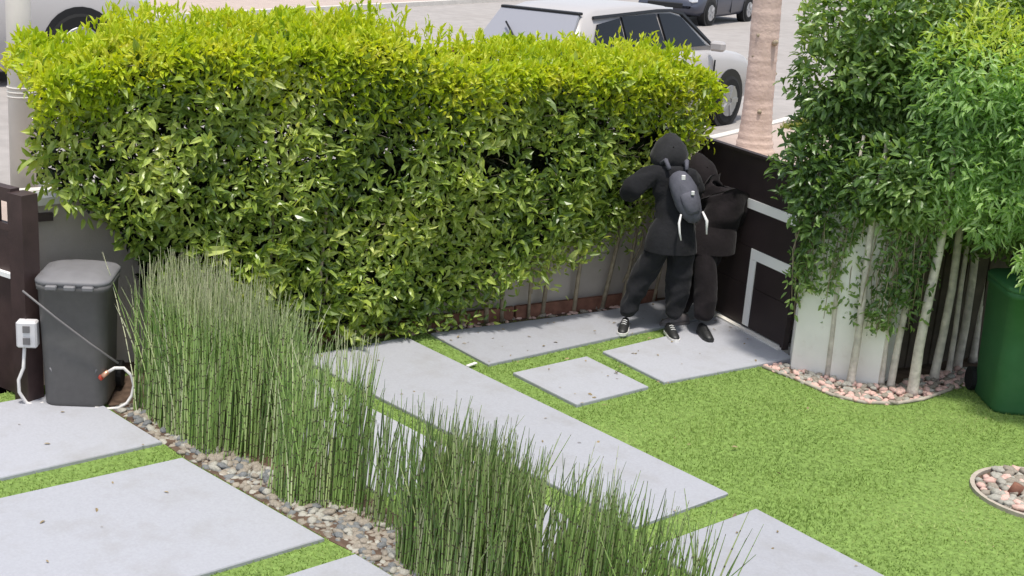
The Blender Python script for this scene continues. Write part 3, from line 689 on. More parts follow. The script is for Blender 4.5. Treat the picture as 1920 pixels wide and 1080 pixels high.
# ------------------------------------------------------------------ street behind the wall, one metre above the garden
SZ = 1.0
HD = Vector((-.30, .954)).normalized(); HN = Vector((.954, .30)).normalized()
def st(u, v, z=SZ): p = Vector((-11.4, 14.4)) + HD * u + HN * v; return Vector((p.x, p.y, z))
def spoly(us, vs): return [(st(u, v).x, st(u, v).y) for u, v in ((us[0], vs[0]), (us[1], vs[0]), (us[1], vs[1]), (us[0], vs[1]))]
tag(MB().prism([st(-40, -60).xy, st(130, -60).xy, st(130, .5).xy, Vector((-10.8, 14.6)), Vector((-9.95, 11.4)), Vector((-10.05, 9.0)), Vector((-10.9, 3.5)), Vector((-12.8, -8)), Vector((-12.8, -30))], .3, SZ - .004).build('street', MT['road']), kind='structure')
# sidewalk between the road and the wall; the kerb bends with the street
KB = [Vector(p) for p in ((-12.9, -8), (-11.0, 3.5), (-10.15, 9.0), (-10.05, 11.4), (-10.9, 14.6))] + [st(8, .5).xy, st(60, .5).xy]
def ofs(k, d):
    a_, b_ = KB[max(k - 1, 0)], KB[min(k + 1, len(KB) - 1)]; t_ = (b_ - a_).normalized(); return KB[k] + Vector((t_.y, -t_.x)) * d
sw = [wp(-6, -.19, 0).xy, wp(5.66, -.19, 0).xy, gpnt(-.05, 0, -.06).xy, gpnt(1.66, 0, -.06).xy, Vector((-6.0, 9.95)), Vector((-5.6, 14)), st(22, 4.5).xy] + [ofs(k, .15) for k in (5, 4, 3, 2, 1, 0)]
swo = tag(MB().prism([(p.x, p.y) for p in sw], .2, SZ + .10).build('sidewalk', MT['walk']), kind='structure')
kb = MB(); kb.loft([[Vector((*ofs(k, .0), SZ - .1)), Vector((*ofs(k, .146), SZ - .1)), Vector((*ofs(k, .146), SZ + .115)), Vector((*ofs(k, .02), SZ + .115))] for k in range(len(KB))]); tag(kb.build('kerb', MT['kerb']), kind='structure')
FV = -14.6
kb = MB(); kb.loft([[st(u, FV - .15, SZ - .1), st(u, FV, SZ - .1), st(u, FV, SZ + .12), st(u, FV - .15, SZ + .12)] for u in (-40, 120)]); tag(kb.build('kerb', MT['kerb']), kind='structure')
tag(MB().prism(spoly((-40, 130), (-60, FV - .151)), SZ - .003, SZ + .105).build('far_pavement', MT['walk']), kind='structure')
wl = MB(); wl.loft([[st(u, FV - 2.9, SZ), st(u, FV - 2.6, SZ), st(u, FV - 2.6, SZ + .9), st(u, FV - 2.9, SZ + .9)] for u in (17.4, 60)])
wo = tag(wl.build('far_wall', MT['coping']), 'low white wall across the street to the right of the palm trunk', 'wall')
# grass verge by the palm
vg = [st(-.6, 1.1), st(5.5, .75), st(6.2, 1.9), st(-.5, 2.0)]
tag(MB().prism([(p.x, p.y) for p in vg], SZ + .05, SZ + .106).build('verge', MT['turf']), kind='structure')
N = 9000; u = rng.uniform(-.5, 6, N); v = rng.uniform(.85, 1.95, N); Pv = np.stack([st(0, 0).x + HD.x * u + HN.x * v, st(0, 0).y + HD.y * u + HN.y * v], 1)
V = np.zeros((N, 3, 3)); V[:, :, :2] = Pv[:, None]; V[:, 0, 0] += .012; V[:, 1, 0] -= .012; V[:, 2, :2] += rng.normal(0, .03, (N, 2)); V[:, :, 2] = SZ + .104; V[:, 2, 2] += rng.uniform(.04, .12, N)
tag(quads_mesh('verge_grass', V.reshape(-1, 3), 3, [(0, 1, 2)], L_PALMGRASS), 'yellow-green grass at the foot of the palm', 'grass', kind='stuff')

# palm ---------------------------------------------------------------
pp = gp(1412, 300, SZ + .1); palm = empty('palm_tree', (pp.x, pp.y, SZ + .1)); tag(palm, 'pinkish palm trunk beside the street just beyond the gate', 'palm')
rings = []; zz = 0; r = random.Random(3)
H = 5.2; k = 0
while zz < H:
    base = .158 + .10 * math.exp(-zz / .22) - .002 * zz
    for dz, kk in ((0, 1.0), (.035, 1.010), (.045, .995)):
        q = base * kk * r.uniform(.985, 1.015)
        rings.append([Vector((math.cos(a) * q * (1 + .02 * math.sin(3 * a + zz * 5)) - .034 * zz, math.sin(a) * q * (1 + .02 * math.cos(5 * a + zz * 3)) - .012 * zz, zz + dz)) for a in [2 * math.pi * j / 24 for j in range(24)]])
    zz += .085
mb = MB(); mb.loft(rings, smooth=True); mb.build('trunk', MT['palm'], palm)
for (z, an) in ((.95, 1.4), (1.15, -1.9), (1.38, 4.6), (.55, -.9), (1.7, -2.0), (1.32, -.35)):
    q = .155; MB().tube([(math.cos(an) * q * .8, math.sin(an) * q * .8, z), (math.cos(an) * q * 1.12, math.sin(an) * q * 1.12, z + .03)], [.035, .02], 7).build('knot', MT['bark2'], palm)

# ------------------------------------------------------------------ vehicles
def lerp(a, b, t): return a + (b - a) * t
def car(name, loc, rz, paint, label, group=None, L=4.5, W=1.82, H=1.55, rear_glass=None, hood=.92, belt=.98, R=.335):
    root = empty(name, loc, rz); tag(root, label, 'car', group)
    hw = W / 2; hl = L / 2; wb = L * .30
    st_ = [(-hl, .90, .45, .80), (-hl + .05, .95, .38, belt - .05), (-hl + .35, 1, .26, belt + .02), (-wb - .45, 1, .24, belt + .03), (0, 1, .20, belt + .02), (wb * .62, 1, .20, belt), (wb, 1, .22, hood + .02), (wb + .45, 1, .26, hood - .04), (hl - .22, .96, .30, hood - .16), (hl - .05, .88, .36, .68), (hl, .78, .42, .58)]
    rings = []
    for (x, kw, zb, zt) in st_:
        w_ = hw * kw
        half = [(0, zb), (w_ * .86, zb), (w_ * .98, zb + .10), (w_, lerp(zb, zt, .5)), (w_ * .975, zt - .13), (w_ * .93, zt - .04), (w_ * .80, zt), (w_ * .4, zt + .018), (0, zt + .02)]
        ring = [Vector((x, y, z)) for y, z in half] + [Vector((x, -y, z)) for y, z in half[-2:0:-1]]
        rings.append(ring)
    MB().loft(rings, smooth=True).build('body', paint, root)
    # cabin
    zr = H; gb = hw * .86
    prof = [(-hl + .20, belt + .0, .98), (-hl + .62, zr - .10, .80), (-hl + .95, zr - .015, .74), (-.35, zr + .005, .73), (.25, zr - .03, .74), (.50, zr - .11, .78), (1.22, hood + .04, .96)]
    zbse = belt - .03
    cab = MB(); rg_ = []
    for (x, z, k) in prof:
        rg_.append([Vector((x, gb * .98, min(zbse, z))), Vector((x, gb * lerp(.98, k * .93, .5 if z > zbse + .1 else 0), lerp(min(zbse, z), z, .5))), Vector((x, gb * k * .93 if z > zbse + .1 else gb * .95, z - .03)), Vector((x, gb * k * .82, z)), Vector((x, gb * .3, z + .015)), Vector((x, -gb * .3, z + .015)), Vector((x, -gb * k * .82, z)), Vector((x, -gb * k * .93 if z > zbse + .1 else -gb * .95, z - .03)), Vector((x, -gb * lerp(.98, k * .93, .5 if z > zbse + .1 else 0), lerp(min(zbse, z), z, .5))), Vector((x, -gb * .98, min(zbse, z)))])
    cab.loft(rg_, smooth=True).build('cabin', paint, root)
    def panel(nm, pts, m, nrm, th=.012):
        n = Vector(nrm).normalized(); e_ = .050 if th < 0 else .012; a_ = [Vector(p) + n * e_ for p in pts]; b_ = [Vector(p) - n * th for p in pts]
        return MB().loft([b_, a_]).build(nm, m, root)
    # side windows follow the tumblehome
    for s in (-1, 1):
        yb, yt = s * (gb * .985), s * (gb * .75)
        def P(x, t): return Vector((x, lerp(yb, yt, t), lerp(zbse + .05, zr - .10, t)))
        n = Vector((0, s, .35))
        for nm, q in (('rear_side_window', [P(-hl + .58, .05), P(-1.02, .05), P(-1.02, .92), P(-hl + .86, .80)]), ('side_window', [P(-.96, .05), P(-.10, .05), P(-.16, .98), P(-.96, .95)]), ('side_window', [P(-.04, .05), P(.92, .05), P(.45, .86), P(.20, .97), P(-.08, .98)])):
            panel(nm, q, MT['glass'], n)
        panel('window_rim', [P(-hl + .80, .93), P(-.1, 1.03), P(.24, 1.02), P(.50, .92), P(1.08, .02), P(1.15, .02), P(.54, .98), P(.25, 1.09), P(-.1, 1.10), P(-hl + .80, 1.0)], MT['blacktrim'], n)
        MB().box((.84, s * (hw + .07), belt + .06), (.12, .20, .13), bev=.03).build('mirror', paint, root)
        for x in (-.75, .30): MB().box((x, s * (hw * .99), belt - .16), (.17, .03, .03), bev=.008).build('door_handle', paint, root)
        for x in (-.98, -.06, .95): MB().box((x, s * hw * .995, .60), (.008, .02, .62)).build('door_seam', MT['blacktrim'], root)
        for x in (-wb, wb):
            arc = MB(); arc.tube([(x, s * (hw - .20), R + .02), (x, s * (hw + .004), R + .02)], [R + .075] * 2, 28, False); arc.build('wheel_arch', MT['blacktrim'], root)
            wh = MB().tube([(x, s * (hw - .17), R), (x, s * (hw - .15), R), (x, s * (hw + .01), R), (x, s * (hw + .03), R)], [R - .04, R, R, R - .04], 28, False).build('wheel', MT['rubber'], root)
            rm = MB().tube([(x, s * (hw + .020), R), (x, s * (hw + .036), R)], [R * .66, R * .62], 24, False).build('rim', MT['rim'], wh)
            for k in range(5):
                an = k * 1.2566; MB().box((x + math.cos(an) * R * .36, s * (hw + .040), R + math.sin(an) * R * .36), (R * .52, .018, .06), R=Matrix.Rotation(-an, 3, 'Y')).build('spoke', MT['rim'], wh)
        MB().box((hl - .16, s * hw * .72, hood - .25), (.22, .34, .12), rz=-s * .35, bev=.03).build('headlight', MT['lampwhite'], root)
        MB().box((-hl + .05, s * hw * .80, belt - .12), (.14, .26, .26), rz=s * .25, bev=.03).build('tail_light', MT['lampred'], root)
    wn = Vector((-.72, 0, .42)).normalized()
    panel('rear_window', [(-hl + .27, -gb * .84, belt + .06), (-hl + .27, gb * .84, belt + .06), (-hl + .60, gb * .70, zr - .11), (-hl + .60, -gb * .70, zr - .11)], rear_glass or MT['glass'], wn, -.012)
    if rear_glass:
        MB().tube([(-hl + .20, 0, belt + .10), (-hl + .365, .34, belt + .35)], .012, 6).build('wiper', MT['blacktrim'], root)
        MB().box((-hl + .60, 0, zr - .07), (.10, gb * 1.42, .035), bev=.01).build('spoiler', MT['blacktrim'], root)
    panel('windshield', [(1.16, gb * .88, hood + .07), (1.16, -gb * .88, hood + .07), (.54, -gb * .70, zr - .12), (.54, gb * .70, zr - .12)], MT['glass'], (.6, 0, .6), .005)
    MB().box((hl - .01, 0, .52), (.08, W * .55, .14), bev=.02).build('grille', MT['blacktrim'], root)
    MB().box((hl + .035, 0, .40), (.02, .5, .11)).build('number_plate', MT['lampwhite'], root)
    MB().box((-hl - .012, 0, .62), (.02, .5, .11)).build('number_plate', MT['lampwhite'], root)
    return root
hang = math.atan2(HD.y, HD.x)
fw = gp(1352, 233, SZ)
h1 = Vector((-.20, .98)).normalized(); n1 = Vector((h1.y, -h1.x)); c1 = fw.xy - n1 * .90 - h1 * 1.42; hc1 = math.atan2(h1.y, h1.x)
car('parked_car', (c1.x, c1.y, SZ), hc1, MT['cwhite'], 'white hatchback parked right behind the hedge, rear window toward the camera', 'cars parked in the street', rear_glass=MT['glassl'], L=4.75, W=1.9, H=1.62, hood=.99, belt=1.04)
fw = gp(1325, 48, SZ); c2 = fw.xy - HN * .86 + HD * 1.4
car('parked_car', (c2.x, c2.y, SZ), hang + math.pi, MT['cdark'], 'dark blue-grey car across the street, partly behind the palm trunk', 'cars parked in the street', L=4.6, H=1.5)
fw = gp(134, 158, SZ); h3 = Vector((0.02, 1)).normalized(); n3 = Vector((h3.y, -h3.x)); c3 = fw.xy - n3 * 1.0 + h3 * (-1.6)
car('parked_car', (c3.x, c3.y, SZ), math.atan2(h3.y, h3.x), MT['cwhite'], 'white van whose dark wheel arch shows above the left end of the hedge', 'cars parked in the street', L=5.8, H=2.3, W=2.1, hood=1.40, belt=1.45, R=.50)

# ------------------------------------------------------------------ trees at the right
def canopy(cs, n, shell, L0, L1, wr, m, name, parent, seed, npart=0, droop=0, mtop=None, ztop=9):
    """cs: list of ellipsoids (cx,cy,cz, rx,ry,rz)"""
    r = np.random.default_rng(seed); P = []; O = []
    vol = np.array([c[3] * c[4] + c[3] * c[5] + c[4] * c[5] for c in cs]); cnt = (vol / vol.sum() * n).astype(int)
    for c, k in zip(cs, cnt):
        d = norm(r.normal(0, 1, (k, 3))); lump = 1 + .16 * vnoise(d * 2 + np.array(c[:3]), 2.2, seed) + .11 * vnoise(d * 2 + np.array(c[:3]), 5.5, seed + 2)
        rad = lump * (1 - np.abs(r.normal(0, shell, k))); rad = np.clip(rad, .1, 1.3)
        P.append(np.array(c[:3]) + d * rad[:, None] * np.array(c[3:])); O.append(d)
    P = np.concatenate(P); O = np.concatenate(O); ok = P[:, 2] > .25; P = P[ok]; O = O[ok]; k = len(P)
    up = np.array([0, 0, 1.0])
    d = O * r.uniform(.1, 1, (k, 1)) + r.normal(0, .6, (k, 3)) - up * droop; nn = O * .7 + up * r.uniform(.2, 1.2, (k, 1)) + r.normal(0, .45, (k, 3))
    L = r.uniform(L0, L1, k); W = L * r.uniform(wr * .85, wr * 1.15, k)
    loc = np.array(parent.location); inv = Matrix.Translation(-parent.location)
    tocam = norm(np.array([0, 0, CAMH]) - P); facing = np.sum(tocam * O, 1)
    idx = np.where(facing > .4)[0]; pk = r.choice(idx, npart, replace=False) if npart else np.array([], int)
    if npart: leaf_parts(P[pk] + O[pk] * .03 - loc, d[pk], nn[pk], L[pk] * 1.1, W[pk] * 1.1, m, parent)
    msk = np.ones(k, bool); msk[pk] = False
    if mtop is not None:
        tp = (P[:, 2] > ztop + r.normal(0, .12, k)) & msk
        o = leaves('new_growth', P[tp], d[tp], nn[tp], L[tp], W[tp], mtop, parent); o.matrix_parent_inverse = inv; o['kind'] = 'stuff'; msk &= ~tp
    o = leaves(name, P[msk], d[msk], nn[msk], L[msk], W[msk], m, parent); o.matrix_parent_inverse = inv; o['kind'] = 'stuff'
# dark ficus screen over the pillar and fence
fic = empty('ficus_screen', (-5.7, 9.9, 0)); tag(fic, 'row of pale-stemmed ficus with dark glossy crown above the white pillar', 'ficus')
FI = Matrix.Translation(-fic.location)
crowns = []
for i in range(9):
    t = i / 8; bx, by = (lerp(-6.30, -5.30, t / .5), lerp(9.42, 10.45, t / .5)) if t <= .5 else (lerp(-5.30, -4.9, t * 2 - 1), lerp(10.45, 12.4, t * 2 - 1))
    for z, rr in ((1.52, .28), (2.0, .42), (2.5, .48), (2.95, .46)):
        crowns.append((bx, by, z, rr, rr, .42))
crowns += [(-6.22, 9.10, 1.50, .20, .22, .36), (-5.85, 9.14, 1.66, .26, .20, .24), (-5.55, 9.28, 1.66, .22, .22, .26), (-6.3, 9.15, 1.75, .30, .3, .4), (-5.6, 9.3, 1.8, .35, .35, .4)]
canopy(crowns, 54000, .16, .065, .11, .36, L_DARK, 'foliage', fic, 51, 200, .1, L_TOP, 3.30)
for k, (px, py, lean, rr) in enumerate(((1592, 722, .10, .030), (1548, 706, .06, .020), (1650, 722, .16, .024), (1712, 738, .10, .040), (1672, 728, .2, .028), (1752, 712, .18, .034), (1793, 690, .22, .034), (1775, 700, .05, .022), (1822, 672, .22, .03))):
    b = gp(px, py); r = random.Random(k + 60)
    dirb = Vector((-.25, .35))
    pts = [(b.x + dirb.x * lean * t + .012 * math.sin(t * 7 + k), b.y + dirb.y * lean * t + .012 * math.cos(t * 5 + k), -.03 + 2.1 * t) for t in (0, .04, .2, .4, .6, .8, 1)]
    o = MB().tube(pts, [rr * 1.5, rr * 1.15, rr, rr * .95, rr * .9, rr * .8, rr * .6], 9).build('trunk', MT['bark'], fic); o.matrix_parent_inverse = FI
# thin hanging sprigs in front of the pillar
N = 2900; r = np.random.default_rng(77)
S = np.stack([r.uniform(-6.35, -5.35, 110), np.zeros(110)], 1); S[:, 1] = 9.05 + (S[:, 0] + 6.35) * .35 + r.uniform(-.12, .12, 110)
low = r.uniform(.45, 1.35, 110); own = r.integers(0, 110, N); z = low[own] + np.abs(r.normal(0, .32, N))
Pp = np.stack([S[own, 0] + r.normal(0, .035, N), S[own, 1] + r.normal(0, .035, N), z], 1)
o = leaves('hanging_sprigs', Pp, r.normal(0, 1, (N, 3)) + np.array([.2, -.2, -.5]), r.normal(0, .6, (N, 3)) + np.array([.7, -.6, .7]), r.uniform(.05, .09, N), r.uniform(.017, .028, N), L_DARK, fic); o.matrix_parent_inverse = FI; o['kind'] = 'stuff'
mb = MB()
for i in range(110): mb.tube([(S[i, 0], S[i, 1], low[i]), (S[i, 0] + random.uniform(-.05, .05), S[i, 1] + random.uniform(-.05, .05), low[i] + .45), (S[i, 0] * .99 - .05, S[i, 1] + .12, 1.75)], [.0025, .004, .006], 4)
o = mb.build('twigs', MT['bark2'], fic); o.matrix_parent_inverse = FI; o['kind'] = 'stuff'
# lighter tree in front
pt = empty('pale_leaved_tree', (-4.9, 10.9, 0)); tag(pt, 'dense light green narrow-leaved tree overhanging the green bin at the upper right corner', 'tree')
PI_ = Matrix.Translation(-pt.location)
cr = [(-5.30, 9.50, 2.05, .36, .38, .55), (-5.30, 9.62, 2.60, .50, .50, .50), (-5.0, 9.72, 1.78, .36, .36, .42), (-4.85, 9.9, 2.3, .50, .50, .55), (-4.75, 10.3, 2.6, .6, .6, .5), (-4.55, 10.05, 1.75, .42, .40, .48), (-4.30, 10.05, 1.42, .36, .34, .36), (-4.3, 10.4, 1.6, .5, .5, .5), (-4.12, 10.15, 1.15, .26, .24, .26), (-4.42, 9.72, 1.32, .34, .32, .24), (-4.15, 9.85, 1.12, .26, .24, .24), (-5.6, 10.5, 2.75, .90, .9, .45), (-4.6, 11.0, 2.60, .8, .8, .55), (-5.6, 12.2, 2.95, 1.0, 1.0, .5)]
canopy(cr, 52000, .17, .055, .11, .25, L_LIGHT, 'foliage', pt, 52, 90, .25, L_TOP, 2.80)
o = MB().tube([(-4.62, 11.0, -.02), (-4.64, 11.0, .8), (-4.72, 10.95, 1.6), (-4.7, 10.8, 2.6)], [.07, .055, .05, .03], 9).build('trunk', MT['bark'], pt); o.matrix_parent_inverse = PI_

# ------------------------------------------------------------------ people
def skinned(name, joints, edges, m, parent, sub=2, root=0):
    me = bpy.data.meshes.new(name); me.from_pydata([j[0] for j in joints], edges, [])
    o = bpy.data.objects.new(name, me); COL.objects.link(o)
    o.modifiers.new('skin', 'SKIN').use_smooth_shade = True
    if not me.skin_vertices: me.attributes and None
    return o
def grow(name, joints, edges, m, parent, sub=2, root=0, fold=0):
    """a continuous body surface grown over a jointed skeleton"""
    import bmesh
    bm = bmesh.new(); lay = bm.verts.layers.skin.verify(); vs = []
    for i, (p, r) in enumerate(joints):
        v = bm.verts.new(p); rr = r if isinstance(r, tuple) else (r, r); v[lay].radius = rr; v[lay].use_root = (i == root); vs.append(v)
    for a, b in edges: bm.edges.new((vs[a], vs[b]))
    me = bpy.data.meshes.new(name); bm.to_mesh(me); bm.free()
    o = bpy.data.objects.new(name, me); COL.objects.link(o)
    s = o.modifiers.new('skin', 'SKIN'); s.use_smooth_shade = True; s.branch_smoothing = .6
    u = o.modifiers.new('sub', 'SUBSURF'); u.levels = sub; u.render_levels = sub
    dg = bpy.context.evaluated_depsgraph_get(); ev = o.evaluated_get(dg); m2 = bpy.data.meshes.new_from_object(ev)
    o.modifiers.clear(); o.data = m2; m2.materials.clear(); m2.materials.append(m); m2.polygons.foreach_set('use_smooth', [True] * len(m2.polygons))
    bpy.data.meshes.remove(me)
    if fold:
        co = np.zeros(len(m2.vertices) * 3); m2.vertices.foreach_get('co', co); co = co.reshape(-1, 3); nn = np.zeros(len(m2.vertices) * 3); m2.vertices.foreach_get('normal', nn); nn = nn.reshape(-1, 3)
        dd = vnoise(co * np.array([1, 1, .8]), 9., 3) * .6 + (1 - np.abs(vnoise(co * np.array([1, 1, 1.0]), 17., 4)) * 2) * .4
        co += nn * (dd * fold)[:, None]; m2.vertices.foreach_set('co', co.ravel()); m2.update()
    o.parent = parent
    return o
PR = Vector((.6, .8, 0)).normalized(); PB = Vector((-.8, .6, 0)).normalized()
PO = gp(1250, 632)
def q(r, b, z): v = PR * r + PB * b; return Vector((v.x, v.y, z + .027))
def hand(wrist, dirn, palmn, m, parent, curl=.5, s=1.0):
    d = (dirn).normalized(); n = (palmn - d * palmn.dot(d)).normalized(); sd_ = d.cross(n)
    J = [(wrist, .026 * s), (wrist + d * .04 * s, (.036 * s, .018 * s)), (wrist + d * .085 * s, (.038 * s, .016 * s))]; E_ = [(0, 1), (1, 2)]
    o = grow('hand', J, E_, m, parent, 2)
    for k, (off, ln) in enumerate(((-.030, .068), (-.010, .078), (.010, .073), (.029, .058))):
        p = wrist + d * .080 * s + sd_ * off * s; J = [(p, .0095 * s)]; a = .15
        for t in range(3):
            a += curl * .55; p = p + (d * math.cos(a) + n * math.sin(a)) * ln * s * (.42, .32, .26)[t]; J.append((p, (.0088, .008, .0065)[t] * s))
        grow('finger', J, [(0, 1), (1, 2), (2, 3)], m, o, 1)
    p = wrist + d * .025 * s - sd_ * .028 * s; J = [(p, .012 * s), (p + (d * .6 - sd_ * .6 + n * .2).normalized() * .035 * s, .011 * s), (p + (d * .6 - sd_ * .6 + n * .2).normalized() * .035 * s + (d * .9 - sd_ * .1 + n * .3).normalized() * .03 * s, .009 * s)]
    grow('thumb', J, [(0, 1), (1, 2)], m, o, 1)
    return o
def shoe(ankle, toe, parent, mt, ms):
    d = (toe - ankle); d.z = 0; d.normalize(); sd_ = Vector((-d.y, d.x, 0)); heel = Vector((ankle.x, ankle.y, 0)) - d * .07; z0 = toe.z
    def ringat(t, w, zb, zt):
        c_ = heel + d * t; return [Vector((c_.x, c_.y, 0)) + sd_ * (w * a) + Vector((0, 0, zb + (zt - zb) * h_)) for a, h_ in ((-1, 0), (1, 0), (1.05, .35), (.72, .85), (0, 1), (-.72, .85), (-1.05, .35))]
    z = z0
    up = MB().loft([ringat(0, .026, z + .02, z + .07), ringat(.03, .036, z + .02, z + .105), ringat(.09, .040, z + .02, z + .11), ringat(.15, .043, z + .02, z + .085), ringat(.21, .045, z + .02, z + .065), ringat(.26, .036, z + .02, z + .05), ringat(.285, .018, z + .02, z + .035)], smooth=True).build('shoe', mt, parent)
    def sole(t, w): c_ = heel + d * t; return [Vector((c_.x, c_.y, z)) + sd_ * w * a + Vector((0, 0, h_)) for a, h_ in ((-1, 0), (1, 0), (1, .024), (-1, .024))]
    MB().loft([sole(-.01, .02), sole(.02, .040), (sole(.15, .048)), sole(.22, .050), sole(.27, .040), sole(.297, .018)]).build('sole', ms, up)
    for k in range(3):
        c_ = heel + d * (.11 + .03 * k); MB().tube([Vector((c_.x, c_.y, z + .094 - .008 * k)) - sd_ * .022, Vector((c_.x, c_.y, z + .102 - .009 * k)), Vector((c_.x, c_.y, z + .094 - .008 * k)) + sd_ * .022], .004, 5).build('lace', ms, up)
def head(c_, fwd, m, parent, hoodm):
    """head with face, inside a hood open toward fwd"""
    f_ = fwd.normalized(); up = Vector((0, 0, 1)); s_ = f_.cross(up).normalized(); up = s_.cross(f_).normalized()
    rings = []
    for i in range(11):
        t = -1 + 2 * i / 10; ring = []
        rr = math.sqrt(max(0.001, 1 - t * t))
        for k in range(16):
            a = 2 * math.pi * k / 16; x = math.cos(a) * rr; y = math.sin(a) * rr
            wx = .074 * (1 - .18 * max(0, -t)); wy = .095 * (1 - .12 * max(0, -t))
            bump = 0
            if y > .7 and abs(x) < .25 and -.25 < t < .2: bump = .02 * (1 - abs(x) / .25)
            if y > .55 and .25 < abs(x) < .62 and .0 < t < .25: bump = -.010
            ring.append(c_ + s_ * x * wx + f_ * (y * wy + bump) + up * t * .118)
        rings.append(ring)
    h_ = MB().loft(rings, smooth=True).build('head', m, parent)
    for sg in (-1, 1):
        e_ = c_ + s_ * .030 * sg + f_ * .083 + up * .012; MB().tube([e_, e_ + f_ * .006], [.012, .006], 8).build('eye', MT['sole'], h_)
        e_ = c_ + s_ * .074 * sg; MB().tube([e_ - up * .03, e_ + up * .0, e_ + up * .03], [.008, .016, .010], 6).build('ear', m, h_)
    mo = c_ + f_ * .088 - up * .055; MB().tube([mo - s_ * .024, mo + f_ * .004, mo + s_ * .024], .006, 6).build('mouth', MT['lampred'], h_)
    rings = []
    for i in range(10):
        t = i / 9; a_ = math.pi * (.012 + .60 * t)     # from the back of the head round to the face opening
        ring = []
        rad = .168 * math.sin(a_) + (.012 * t); ax = -math.cos(a_) * .150
        for k in range(20):
            b_ = 2 * math.pi * k / 20; wr = 1 + .07 * math.sin(3 * b_ + 5 * t) + .05 * math.sin(5 * b_ + 11 * t) * (.3 + t)
            ring.append(c_ + f_ * (ax - .005) + (s_ * math.cos(b_) * .93 + up * math.sin(b_) * 1.12) * rad * wr + up * .0)
        rings.append(ring)
    MB().loft(rings, smooth=True, caps=False).build('hood', hoodm, parent)

